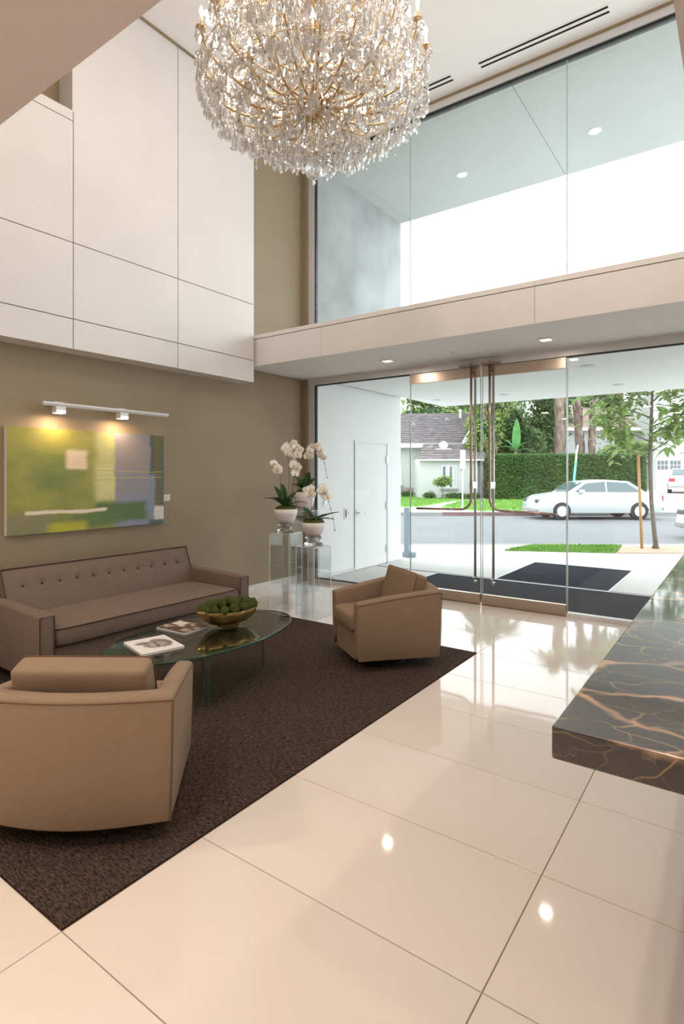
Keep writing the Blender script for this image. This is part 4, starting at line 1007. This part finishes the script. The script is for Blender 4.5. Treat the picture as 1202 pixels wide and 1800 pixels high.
def slab(p0, p1, t=0.012):
    p0 = Vector((p0[0]-TC[0], p0[1]-TC[1], 0)); p1 = Vector((p1[0]-TC[0], p1[1]-TC[1], 0)); d = (p1-p0).normalized(); nn = Vector((-d.y, d.x, 0))*t/2
    s_ = MB().prism([(p0-nn)[:2], (p1-nn)[:2], (p1+nn)[:2], (p0+nn)[:2]], 0.004, TZ-0.017).build('glass_slab', M['slab_glass'], tb)
    for q in (p0, p1):
        MB().box(q.x-0.003, q.x+0.003, q.y-0.003, q.y+0.003, 0.005, TZ-0.018).build('slab_edge', M['slab_edge'], s_)
slab((-2.90, 2.545), (-3.12, 3.30)); slab((-2.92, 2.52), (-3.26, 2.80))

# ---- brass bowl with moss balls
from mathutils import noise
BC = Vector((-3.145, 2.955, TZ)); BA = math.atan2(0.62, 0.02)
bw = empty('brass_bowl', BC, math.radians(72), label='long hammered brass bowl on the glass table, heaped with moss', cat='bowl')
mb = MB(); nu = 72
prof = [(0.0, 0.0), (0.36, 0.0), (0.38, 0.008), (0.36, 0.016), (0.62, 0.028), (0.82, 0.052), (0.93, 0.082), (1.0, 0.118), (0.985, 0.120), (0.92, 0.09), (0.78, 0.06), (0.4, 0.04), (0.0, 0.035)]
vs = []
for r, z in prof:
    for j in range(nu):
        u = 2*PI*j/nu; lob = 1+0.06*math.cos(8*u)*min(1, max(0, (z-0.02)*14))*(1 if r > 0.3 else 0)
        zz = z + (0.018*abs(math.cos(u))**2 if r > 0.7 else 0)
        vs.append((0.242*r*lob*math.cos(u), 0.135*r*lob*math.sin(u), zz))
fs = [(i*nu+j, i*nu+(j+1) % nu, (i+1)*nu+(j+1) % nu, (i+1)*nu+j) for i in range(len(prof)-1) for j in range(nu)]
mb.add(vs, fs); mb.build('bowl', M['brass_bowl'], bw, smooth=True)
random.seed(5)
bm = bmesh.new(); bmesh.ops.create_icosphere(bm, subdivisions=4, radius=1.0)
for v in bm.verts:
    v.co *= 1+0.10*noise.noise(v.co*3.0)+0.05*noise.noise(v.co*11)
me = bpy.data.meshes.new('moss_ball'); bm.to_mesh(me); bm.free(); me.materials.append(M['moss'])
me.polygons.foreach_set('use_smooth', [True]*len(me.polygons))
k = 0
cr, sr = math.cos(math.radians(72)), math.sin(math.radians(72))
spots = []
for lay, zz in ((0, 0.135), (1, 0.165)):
    a, b = (0.200, 0.095) if lay == 0 else (0.145, 0.05)
    nn = 16 if lay == 0 else 9
    for j in range(nn):
        t = 2*PI*j/nn; spots.append((a*math.cos(t), b*math.sin(t), zz))
spots += [(-0.07, 0, 0.165), (0.07, 0.0, 0.165), (0, 0, 0.18)]
for x, y, z in spots:
    o = bpy.data.objects.new('moss_ball', me); COL.objects.link(o); s = random.uniform(0.032, 0.044)
    o.scale = (s, s, s*0.85); o.rotation_euler = (random.uniform(0, 6), random.uniform(0, 6), random.uniform(0, 6))
    o.location = (BC.x+x*cr-y*sr, BC.y+x*sr+y*cr, BC.z+z+random.uniform(-.006, .006))
    tag(o, 'dark green moss ball heaped in the brass bowl', 'moss', 'moss balls in the brass bowl')

# ---- magazines
def cover_face():
    m, nt, p = newmat('printed_portrait_cover'); p.inputs['Roughness'].default_value = 0.3
    tc = N(nt, 'ShaderNodeTexCoord'); no = N(nt, 'ShaderNodeTexNoise'); no.inputs['Scale'].default_value = 6; no.inputs['Detail'].default_value = 6
    nt.links.new(tc.outputs['Generated'], no.inputs['Vector'])
    sx = N(nt, 'ShaderNodeSeparateXYZ'); nt.links.new(tc.outputs['Generated'], sx.inputs[0]); u, v = sx.outputs['X'], sx.outputs['Y']
    def blob(cx_, cy_, rx, ry, soft, wob=0.5):
        a = math_node(nt, 'DIVIDE', math_node(nt, 'SUBTRACT', u, cx_), rx); b = math_node(nt, 'DIVIDE', math_node(nt, 'SUBTRACT', v, cy_), ry)
        d = math_node(nt, 'SQRT', math_node(nt, 'ADD', math_node(nt, 'MULTIPLY', a, a), math_node(nt, 'MULTIPLY', b, b)))
        d = math_node(nt, 'ADD', d, math_node(nt, 'MULTIPLY_ADD', no.outputs[0], wob, -wob/2))
        return math_node(nt, 'MULTIPLY_ADD', math_node(nt, 'SUBTRACT', 1.0, d), 1/soft, 0.5, clamp=True)
    c = mixc(nt, 0.0, (0.86, 0.84, 0.83), (0.86, 0.84, 0.83))
    dark = (0.05, 0.04, 0.04); skin = (0.42, 0.36, 0.33)
    for col, args, kk in (((0.16, 0.14, 0.13), (0.50, 0.66, 0.30, 0.26, 0.25), 0.9), (skin, (0.54, 0.50, 0.22, 0.26, 0.25), 1.0), (dark, (0.44, 0.56, 0.07, 0.035, 0.5), 0.9), (dark, (0.64, 0.54, 0.07, 0.035, 0.5), 0.9),
                          (dark, (0.56, 0.36, 0.08, 0.03, 0.6), 0.8), ((0.6, 0.55, 0.52), (0.55, 0.44, 0.03, 0.08, 0.6), 0.8), ((0.12, 0.1, 0.1), (0.34, 0.30, 0.10, 0.16, 0.4), 0.8)):
        c = mixc(nt, math_node(nt, 'MULTIPLY', blob(*args), kk), c, col)
    nt.links.new(c, p.inputs['Base Color']); return m
def cover_photo():
    m, nt, p = newmat('printed_photo_cover'); p.inputs['Roughness'].default_value = 0.3
    tc = N(nt, 'ShaderNodeTexCoord'); no = N(nt, 'ShaderNodeTexNoise'); no.inputs['Scale'].default_value = 4.5; no.inputs['Detail'].default_value = 4
    nt.links.new(tc.outputs['Generated'], no.inputs['Vector'])
    cr_ = N(nt, 'ShaderNodeValToRGB'); nt.links.new(no.outputs[0], cr_.inputs[0]); e = cr_.color_ramp.elements
    e[0].position = 0.36; e[0].color = (0.05, 0.035, 0.03, 1); e[1].position = 0.66; e[1].color = (0.70, 0.66, 0.62, 1)
    q = e.new(0.48); q.color = (0.17, 0.09, 0.06, 1); q = e.new(0.56); q.color = (0.30, 0.22, 0.18, 1)
    sx = N(nt, 'ShaderNodeSeparateXYZ'); nt.links.new(tc.outputs['Generated'], sx.inputs[0])
    a = math_node(nt, 'MULTIPLY', math_node(nt, 'GREATER_THAN', sx.outputs['X'], 0.05), math_node(nt, 'LESS_THAN', sx.outputs['X'], 0.42))
    b = math_node(nt, 'MULTIPLY', math_node(nt, 'GREATER_THAN', sx.outputs['Y'], 0.55), math_node(nt, 'LESS_THAN', sx.outputs['Y'], 0.92))
    nt.links.new(mixc(nt, math_node(nt, 'MULTIPLY', a, b), cr_.outputs[0], (0.75, 0.70, 0.66)), p.inputs['Base Color']); return m
def magazine(c0, c1, c3, mtl, label):
    """c0 near-left corner, c1 near-right corner, c3 far-left corner (x, y)"""
    a = Vector((c1[0]-c0[0], c1[1]-c0[1], 0)); ang = math.atan2(a.y, a.x); w = a.length; d = math.hypot(c3[0]-c0[0], c3[1]-c0[1])
    o = empty('magazine', (c0[0], c0[1], TZ+0.0008), ang, label=label, cat='magazine')
    MB().box(0.001, w-0.001, 0.001, d-0.002, 0.001, 0.012).build('pages', M['paper'], o)
    MB().box(0, w, 0, d, 0.012, 0.0135).build('cover', mtl, o)
    MB().box(0, w, 0, d, 0.0, 0.001).build('back_cover', M['paper'], o)
magazine((-3.355, 2.212), (-3.03, 2.128), (-3.285, 2.48), cover_face(), 'white magazine with a grey face on its cover, near end of the glass table')
magazine((-3.50, 2.575), (-3.20, 2.59), (-3.505, 2.80), cover_photo(), 'dark photo-covered magazine lying left of the brass bowl')

# ---- painting, picture light, placard
pa = empty('painting', (XW+0.004, 2.30, 1.01), label='large green and blue-grey abstract painting above the sofa', cat='painting')
MB().box(0.0, 0.048, 0, 1.62, 0, 0.955).build('canvas_edge', M['paper'], pa)
MB().box(0.048, 0.050, 0.0, 1.62, 0.0, 0.955).build('canvas', painting_mat(), pa)
pl = empty('picture_light', (XW, 3.215, 2.18), label='slim aluminium picture light bar on two brackets above the painting', cat='lamp')
MB().tube([(0.17, -0.665, 0), (0.17, 0.672, 0)], 0.021, 6).build('bar', M['alu'], pl)
for yy in (-0.51, 0.135):
    b = MB().box(0.0, 0.155, yy-0.045, yy+0.045, 0.0, 0.028).build('bracket', M['alu'], pl, bevel=0.003)
    MB().box(0.11, 0.19, yy-0.045, yy+0.045, -0.075, -0.018).build('lamp_head', M['alu'], pl, bevel=0.003)
    MB().box(0.115, 0.193, yy-0.040, yy+0.040, -0.079, -0.055).build('lens', M['lamp_on'], pl)
    light('picture_lamp', 'AREA', (XW+0.152, 3.215+yy, 2.085), 2.6, (1.0, 0.68, 0.42), 0.07, rot=(0, math.radians(4), 0))
o = empty('wall_placard', (XW, 3.99, 1.285), label='tiny white title card on the wall right of the painting', cat='card')
MB().box(0, 0.004, -0.055, 0.055, -0.035, 0.035).build('card', M['paper'], o)
for i in range(3): MB().box(0.004, 0.0045, -0.03, 0.03-i*0.01, 0.008-i*0.012, 0.011-i*0.012).build('text_line', M['curb'], o)

# ---- acrylic pedestals with orchids
def pedestal(x, y, w, h, rz, label):
    o = empty('acrylic_pedestal', (x, y, 0), rz, label=label, cat='pedestal')
    t = 0.008; a = w/2
    MB().box(-a, a, -a, a, h-t, h).build('top_panel', M['acrylic'], o)
    for k in range(4):
        m_ = Matrix.Rotation(k*PI/2, 4, 'Z')
        MB().box(-a+t, a-t, -a, -a+t, 0.0, h-t, m_).build('side_panel', M['acrylic'], o)
        MB().box(-a-0.0005, -a+0.004, -a-0.0005, -a+0.004, 0.0, h, m_).build('polished_corner', M['acrylic_edge'], o)
        MB().box(-a, a, -a-0.0005, -a+0.002, h-0.006, h+0.0005, m_).build('polished_rim', M['acrylic_edge'], o)
    return o
def glass_ring(x, y, z, r, label):
    o = empty('glass_stand', (x, y, z), label=label, cat='stand')
    MB().lathe([(r*0.80, 0.0), (r*0.98, 0.004), (r, 0.02), (r*0.9, 0.035), (r*0.72, 0.045), (r*0.66, 0.055), (r*0.72, 0.07), (r*0.86, 0.085), (r*0.9, 0.098), (r*0.8, 0.10), (r*0.58, 0.075), (r*0.54, 0.05), (r*0.6, 0.03)], 32).build('ring', M['ring'], o, smooth=True)
M['ring'] = bpy.data.materials.new('solid_clear_glass'); M['ring'].use_nodes = True
_p = M['ring'].node_tree.nodes['Principled BSDF']; _p.inputs['Transmission Weight'].default_value = 1; _p.inputs['Roughness'].default_value = 0.02; _p.inputs['IOR'].default_value = 1.3
# one flower and one bud mesh, shared
def flower_mesh(r):
    mb = MB()
    for a, L, w in ((PI/2, 1, 0.75), (PI/2+2.2, .95, .7), (PI/2-2.2, .95, .7), (0.15, 1.05, 1.25), (PI-0.15, 1.05, 1.25)):
        d = Vector((math.cos(a), 0, math.sin(a))); s = Vector((-math.sin(a), 0, math.cos(a))); last = None
        for i in range(6):
            t = i/5; ww = w*r*0.5*math.sin(PI*min(1, 0.12+0.86*t))**0.6; q = d*r*L*t + Vector((0, -0.12*r*math.sin(PI*t), 0))
            cur = (q+s*ww, q+Vector((0, -0.08*r, 0)), q-s*ww)
            if last: mb.add([last[0], last[1], cur[1], cur[0]], [(0, 1, 2, 3)]); mb.add([last[1], last[2], cur[2], cur[1]], [(0, 1, 2, 3)])
            last = cur
    return mb
fm = flower_mesh(0.050).mesh('flower', M['petal'], True)
lipm = MB().super((0, -0.014, -0.006), 0.009, 0.010, 0.009, 1, 1, 8, 6).mesh('flower_lip', M['lip'], True)
budm = MB().super((0, 0, 0), 0.008, 0.008, 0.012, 1, 1, 8, 6).mesh('bud', M['bud'], True)
TOCAM = math.atan2(4.7, -4.2)
def orchid(x, y, z, pr, ph, label, leaves, stems, rz=0):
    o = empty('potted_orchid', (x, y, z), rz, label=label, cat='plant')
    MB().lathe([(pr*0.38, 0), (pr*0.55, 0.004), (pr*0.80, ph*0.32), (pr*0.96, ph*0.68), (pr, ph), (pr*0.96, ph), (pr*0.9, ph*0.7), (0.001, ph*0.6)], 40).build('pot', M['pot'], o, smooth=True)
    mo = MB(); mo.super((0, 0, ph-0.004), pr*0.94, pr*0.94, 0.045, 1, 1, 32, 14)
    mo.v = [tuple(Vector(p)*1 + Vector((0, 0, 0.012*noise.noise(Vector(p)*30)+0.01*noise.noise(Vector(p)*60)))) for p in mo.v]
    mo.build('moss', M['pot_moss'], o, smooth=True)
    for az, el, Ln, w, dr in leaves:
        mb = MB(); w *= 1.35; Ln *= 0.95; leaf_mesh(mb, (0.02*math.cos(az), 0.02*math.sin(az), ph+0.02), (math.cos(az)*math.cos(el), math.sin(az)*math.cos(el), math.sin(el)), Ln, w, dr, 10, 0.3)
        lo_ = mb.build('leaf', M['orchid_leaf'], o, smooth=True, clean=False)
        so_ = lo_.modifiers.new('thick', 'SOLIDIFY'); so_.thickness = 0.003
    for base, pts, nf, spread, buds in stems:
        P_ = [Vector((base[0], base[1], ph+0.02))]+[Vector(p) for p in pts]
        # smooth the stem
        Q = []
        for i in range(len(P_)-1):
            for s_ in range(4): Q.append(P_[i].lerp(P_[i+1], s_/4))
        Q.append(P_[-1])
        for _ in range(3): Q = [Q[0]]+[(Q[i-1]+Q[i]*2+Q[i+1])/4 for i in range(1, len(Q)-1)]+[Q[-1]]
        MB().tube(Q, 0.0030, 6).build('flower_stem', M['stem'], o, smooth=True)
        for k in range(nf):
            t = 1-0.42*k/max(1, nf-1)*spread; q = Q[int(t*(len(Q)-1))]+Vector((random.uniform(-.030, .030), random.uniform(-.025, .025), random.uniform(-.02, .02)))
            f = bpy.data.objects.new('flower', fm); COL.objects.link(f); f.parent = o; f.location = q
            s_ = random.uniform(.85, 1.1); f.scale = (s_,)*3; f.rotation_euler = (random.uniform(-.35, .25), random.uniform(-.3, .3), -rz + TH + random.uniform(-.6, .6))
            l_ = bpy.data.objects.new('flower_lip', lipm); COL.objects.link(l_); l_.parent = f
        if buds:
            e = Q[-1]; dirv = (Q[-1]-Q[-3]).normalized()
            bp = [e+dirv*0.05*i+Vector((0, 0, -0.012*i*i)) for i in range(buds+1)]
            MB().tube(bp, 0.002, 5).build('bud_stem', M['stem'], o)
            for q in bp[1:]:
                b_ = bpy.data.objects.new('bud', budm); COL.objects.link(b_); b_.parent = o; b_.location = q
    return o
# in every orchid: local x = picture right, y = away from the camera (rz = TH)
random.seed(21)
P1 = (-4.37, 5.00); P2 = (-3.84, 4.85); P3 = (-4.73, 5.80)
pedestal(P1[0], P1[1], 0.27, 0.865, math.radians(8), 'tall clear acrylic pedestal left of its shorter twin, near the sofa arm')
pedestal(P2[0], P2[1], 0.27, 0.765, math.radians(-4), 'lower clear acrylic pedestal standing nearest the tub chair')
pedestal(P3[0], P3[1], 0.27, 1.07, 0.1, 'tallest clear acrylic pedestal behind the other two in the corner')
glass_ring(P1[0], P1[1], 0.866, 0.105, 'clear glass ring stand under the left orchid pot')
glass_ring(P2[0], P2[1], 0.766, 0.105, 'clear glass ring stand under the right orchid pot')
orchid(P1[0], P1[1], 0.967, 0.138, 0.175, 'white orchid in a white bowl on the left pedestal with leaves spreading left',
       [(2.9, 0.75, 0.36, 0.10, 0.4), (2.5, 1.1, 0.40, 0.075, 0.25), (1.9, 1.15, 0.46, 0.065, 0.3), (1.0, 1.0, 0.36, 0.07, 0.35), (0.25, 0.6, 0.32, 0.06, 0.45), (3.9, 0.9, 0.26, 0.10, 0.3), (5.1, 0.9, 0.24, 0.09, 0.3), (0.0, 0.2, 0.2, 0.05, 0.3)],
       [((-0.03, 0), [(-0.06, 0, 0.45), (-0.07, 0, 0.62), (-0.12, 0, 0.70)], 6, 0.5, 0), ((0.03, 0), [(0.04, 0, 0.5), (0.03, 0, 0.74), (0.02, 0, 0.84), (-0.02, 0, 0.90)], 8, 0.7, 0),
        ((0.06, 0), [(0.10, 0, 0.5), (0.14, 0, 0.72), (0.15, 0, 0.84), (0.12, 0, 0.93)], 10, 0.8, 0), ((0.05, 0.02), [(0.08, 0, 0.5), (0.12, 0, 0.60), (0.12, 0, 0.72)], 7, 0.7, 0)], TH)
orchid(P2[0], P2[1], 0.867, 0.132, 0.155, 'white orchid in a white bowl on the lower right pedestal, buds drooping right',
       [(2.3, 0.85, 0.26, 0.07, 0.2), (3.0, 0.3, 0.20, 0.07, 0.1), (0.2, 0.45, 0.32, 0.06, 0.15), (0.5, 0.5, 0.24, 0.06, 0.2), (-0.2, 0.3, 0.24, 0.05, 0.25), (4.6, 0.5, 0.16, 0.06, 0.3)],
       [((-0.02, 0), [(-0.02, 0, 0.35), (-0.03, 0, 0.46), (-0.05, 0, 0.52)], 6, 0.45, 0), ((0.0, 0), [(0.03, 0, 0.33), (0.03, 0, 0.50), (0.10, 0, 0.53), (0.145, 0, 0.44)], 9, 0.7, 4), ((0.02, 0), [(-0.03, 0, 0.25), (0.04, 0, 0.28)], 0, 1, 0)], TH)
orchid(P3[0], P3[1], 1.072, 0.135, 0.24, 'white orchid in a tall white bowl on the rear pedestal by the window frame',
       [(2.4, 1.0, 0.3, 0.08, 0.2), (1.2, 1.2, 0.32, 0.09, 0.1), (0.6, 1.0, 0.30, 0.09, 0.25), (2.9, 0.7, 0.26, 0.08, 0.3), (0.0, 0.6, 0.2, 0.08, 0.4), (4.0, 0.9, 0.24, 0.08, 0.3)],
       [((0.03, 0), [(0.05, 0, 0.5), (0.07, 0, 0.74), (0.12, 0, 0.86), (0.20, 0, 0.80), (0.24, 0, 0.68)], 13, 0.8, 3), ((0.0, 0), [(0.0, 0, 0.5), (0.04, 0, 0.70), (0.07, 0, 0.82)], 7, 0.7, 0)], TH)

# ================================================================== CHANDELIER
random.seed(9)
CX, CY = -2.45, 3.10
ch = empty('chandelier', (CX, CY, 3.58), label='huge crystal and gilded brass chandelier with glowing candle bulbs', cat='chandelier')
Z0 = 3.58
def CP(mb, name, m, **k):
    mb.v = [(p[0], p[1], p[2]-Z0) for p in mb.v]; return mb.build(name, m, ch, **k)
CP(MB().lathe([(0.012, 4.0), (0.05, 4.02), (0.085, 4.08), (0.09, 4.14), (0.04, 4.18), (0.03, 4.3), (0.06, 4.34), (0.06, 4.40), (0.025, 4.45), (0.03, 4.7), (0.06, 4.75), (0.06, 4.82), (0.025, 4.88), (0.025, 5.2), (0.05, 5.26), (0.02, 5.35), (0.012, 5.45), (0.012, 6.1), (0.07, 6.15), (0.08, 6.20)], 20), 'stem', M['gold'], smooth=True)
cupm = MB().lathe([(0.006, -0.02), (0.012, -0.01), (0.030, 0.005), (0.034, 0.012), (0.012, 0.014), (0.013, 0.03), (0.0, 0.03)], 14).mesh('cup', M['gold'], True)
canm = MB().lathe([(0.010, 0.012), (0.010, 0.095), (0.0, 0.096)], 10).mesh('candle', M['candle'], True)
bulm = MB().lathe([(0.0, 0.094), (0.010, 0.100), (0.0125, 0.115), (0.008, 0.135), (0.0, 0.152)], 10).mesh('bulb', M['bulb'], True)
def lnk(name, me, parent, loc=(0, 0, 0), rot=None):
    o = bpy.data.objects.new(name, me); COL.objects.link(o); o.parent = parent; o.location = loc
    if rot: o.rotation_euler = rot
    return o
tiers = [  # n, arm profile (r, z), phase
    (20, [(0.07, 4.12), (0.24, 4.06), (0.48, 4.10), (0.66, 4.20), (0.75, 4.30), (0.775, 4.395)], 0.10, 1),
    (16, [(0.06, 4.34), (0.22, 4.28), (0.42, 4.36), (0.56, 4.52), (0.62, 4.72)], 0.0, 1),
    (12, [(0.05, 4.76), (0.2, 4.70), (0.34, 4.80), (0.42, 5.02)], 0.2, 1),
    (8, [(0.04, 5.20), (0.14, 5.15), (0.22, 5.28)], 0.0, 0),
    (12, [(0.07, 4.10), (0.2, 4.02), (0.36, 4.05), (0.46, 4.16), (0.48, 4.24)], 0.13, 1),
]
cupspots = []
for n, prof, ph, lamp in tiers:
    for k in range(n):
        a = 2*PI*k/n+ph; pr = []
        for i in range(len(prof)-1):
            for s in range(3):
                t = s/3; pr.append((prof[i][0]+(prof[i+1][0]-prof[i][0])*t, prof[i][1]+(prof[i+1][1]-prof[i][1])*t))
        pr.append(prof[-1])
        for _ in range(2): pr = [pr[0]]+[((pr[i-1][0]+2*pr[i][0]+pr[i+1][0])/4, (pr[i-1][1]+2*pr[i][1]+pr[i+1][1])/4) for i in range(1, len(pr)-1)]+[pr[-1]]
        am = CP(MB().tube([(r*math.cos(a), r*math.sin(a), z) for r, z in pr], 0.0085, 6), 'arm', M['gold'], smooth=True)
        r, z = prof[-1]; tip = (r*math.cos(a), r*math.sin(a), z+0.01-Z0)
        cupspots.append((r, a, z)); c_ = lnk('cup', cupm, ch, tip)
        ca = lnk('candle', canm, ch, tip); lnk('bulb', bulm, ca)
for k in range(8):
    a = 2*PI*k/8; light('chandelier_lamp', 'POINT', (CX+0.74*math.cos(a+.2), CY+0.74*math.sin(a+.2), 4.53), 5, (1.0, 0.84, 0.72), 0.05)
for k in range(4):
    a = 2*PI*k/4; light('chandelier_lamp', 'POINT', (CX+0.6*math.cos(a+.4), CY+0.6*math.sin(a+.4), 4.87), 7, (1.0, 0.84, 0.72), 0.05)
# hoops
hoops = [(0.785, 4.24), (0.66, 4.14), (0.52, 4.05), (0.38, 3.98), (0.24, 3.92), (0.12, 3.86), (0.70, 4.42), (0.56, 4.66), (0.40, 4.92)]
for r, z in hoops[:6]:
    CP(MB().tube([(r*math.cos(2*PI*i/64), r*math.sin(2*PI*i/64), z) for i in range(64)], 0.0022, 5, closed=True), 'hoop', M['gold'], smooth=True)
def pendant_mb(Ln, w, seg=6, flat=0.5):
    mb = MB()
    prof = [(0.0, 0), (w*0.22, -Ln*0.10), (w*0.30, -Ln*0.30), (w*0.5, -Ln*0.66), (w*0.42, -Ln*0.84), (0.0, -Ln)]
    mb.lathe([(max(r, 0.0002), z) for r, z in prof], seg)
    mb.v = [(p[0], p[1]*flat, p[2]) for p in mb.v]
    mb.lathe([(0.0002, 0.022), (0.007, 0.014), (0.007, 0.006), (0.0002, 0.0)], 6)   # the small button above
    return mb
def rosette_mb(R):
    mb = MB(); mb.lathe([(0.0002, -R*0.4), (R*0.6, -R*0.3), (R, 0), (R*0.6, R*0.3), (0.0002, R*0.4)], 8, (0, 0, 0), Matrix.Rotation(PI/2, 4, 'X')); return mb
pend = [pendant_mb(0.12, 0.052).mesh('crystal_pendant', M['crystal']), pendant_mb(0.09, 0.044).mesh('crystal_pendant', M['crystal']), pendant_mb(0.14, 0.026, 5, 1).mesh('crystal_pendant', M['crystal']), pendant_mb(0.085, 0.045, 8).mesh('crystal_pendant', M['crystal'])]
np_ = 0
rest = MB(); pm = [pendant_mb(0.115, 0.050), pendant_mb(0.09, 0.042), pendant_mb(0.13, 0.026, 5, 1), pendant_mb(0.060, 0.034)]; ros = [rosette_mb(0.019), rosette_mb(0.014), rosette_mb(0.024)]
for hi, (r, z) in enumerate(hoops):
    n = max(8, int(2*PI*r/(0.046 if hi < 6 else 0.06)))
    for k in range(n):
        a = 2*PI*k/n + random.uniform(-.01, .01); dz = -0.02-random.choice((0, 0, 0.012, 0.035)); q = random.choice((0, 0, 1, 2, 3))
        if hi < 6 and np_ < 299:
            lnk('crystal_pendant', pend[q], ch, (r*math.cos(a), r*math.sin(a), z+dz-Z0), (0, 0, random.uniform(0, 3))); np_ += 1
        else:
            rest.merge(pm[q], Matrix.Translation((r*math.cos(a), r*math.sin(a), z+dz)) @ Matrix.Rotation(random.uniform(0, 3), 4, 'Z'))
# prisms hung all over arms and cups
for r, a, z in cupspots:
    for k in range(6):
        b = a+k*PI/3; rest.merge(pm[3], Matrix.Translation((r*math.cos(a)+0.032*math.cos(b), r*math.sin(a)+0.032*math.sin(b), z-0.005)))
for n, prof, ph, lamp in tiers:
    for k in range(n):
        a = 2*PI*k/n+ph
        for i in range(len(prof)-1):
            for t in (0.25, 0.75):
                r = prof[i][0]+(prof[i+1][0]-prof[i][0])*t; z = prof[i][1]+(prof[i+1][1]-prof[i][1])*t
                b = a+random.uniform(-.05, .05)
                rest.merge(pm[random.choice((1, 3, 3, 3))], Matrix.Translation((r*math.cos(b), r*math.sin(b), z-0.03)) @ Matrix.Rotation(random.uniform(0, 3), 4, 'Z'))
for _ in range(2600):   # rosettes and small prisms filling the body
    t = random.random(); z = 4.02+1.3*t; rm = 0.80-0.50*max(0, (z-4.45)/0.9) if z > 4.3 else 0.78
    r = rm*math.sqrt(random.uniform(0.2, 1.0)); a = random.uniform(0, 2*PI)
    q = random.choice(ros) if random.random() < 0.85 else pm[3]
    rest.merge(q, Matrix.Translation((r*math.cos(a), r*math.sin(a), z)) @ Matrix.Rotation(random.uniform(0, 6.3), 4, 'Z') @ Matrix.Rotation(random.uniform(-.5, .5) if q in ros else 0, 4, 'X'))
rest.v = [(p[0], p[1], p[2]-Z0) for p in rest.v]
rest.build('small_prisms', M['crystal'], ch, clean=False)['kind'] = 'stuff'
# bead garlands
def bead(mb, p, r): 
    x, y, z = p; mb.add([(x, y, z+r), (x+r, y, z), (x, y+r, z), (x-r, y, z), (x, y-r, z), (x, y, z-r)], [(0, 1, 2), (0, 2, 3), (0, 3, 4), (0, 4, 1), (5, 2, 1), (5, 3, 2), (5, 4, 3), (5, 1, 4)])
beads = MB()
def swag(p, q, sag, step=0.019):
    p, q = Vector(p), Vector(q); L = (q-p).length+sag; n = max(4, int(L/step))
    for i in range(n+1):
        t = i/n; v = p.lerp(q, t); v.z -= sag*4*t*(1-t); bead(beads, (v.x, v.y, v.z-Z0), 0.0085)
def pol(r, a, z): return (r*math.cos(a), r*math.sin(a), z)
for n, prof, ph, lamp in tiers:
    r, z = prof[-1]
    for k in range(n):
        a = 2*PI*k/n+ph; b = 2*PI*(k+1)/n+ph
        swag(pol(r, a, z), pol(r, b, z), 0.09)
        swag(pol(r*0.97, a, z), pol(0.05, a, z+0.30), 0.10)
        swag(pol(r*0.8, a, z-0.10), pol(r*0.8, b, z-0.10), 0.08)
for i in range(5):
    (r0, z0), (r1, z1) = hoops[i], hoops[i+1]
    for k in range(int(r0*30)):
        a = 2*PI*k/int(r0*30); swag(pol(r0, a, z0), pol(r1, a, z1), 0.03)
CPb = beads.build('bead_garlands', M['crystal'], ch, clean=False); CPb['kind'] = 'stuff'
bl_ = MB().super((0, 0, 3.665), 0.062, 0.062, 0.062, 1, 1, 16, 10); CP(bl_, 'crystal_ball', M['crystal'])
CP(pendant_mb(0.05, 0.03).merge(MB()), 'finial', M['crystal']).location = (0, 0, 3.61)
CP(MB().tube([(0, 0, 3.72), (0, 0, 4.02)], 0.004, 6), 'ball_rod', M['gold'])

# cans added out of view to go with two of the fill lamps
for x, y, z, lab in ((-3.6, 0.1, 2.91, 'added unseen can in the low soffit left of the viewer'), (-1.6, 0.1, 2.91, 'added unseen can in the low soffit above the viewer')):
    o = empty('added_can', (x, y, z), label=lab, cat='light', group='added cans of the low soffit')
    MB().lathe([(0.095, -0.006), (0.1, 0)], 24).build('trim_ring', M['white_wall'], o)
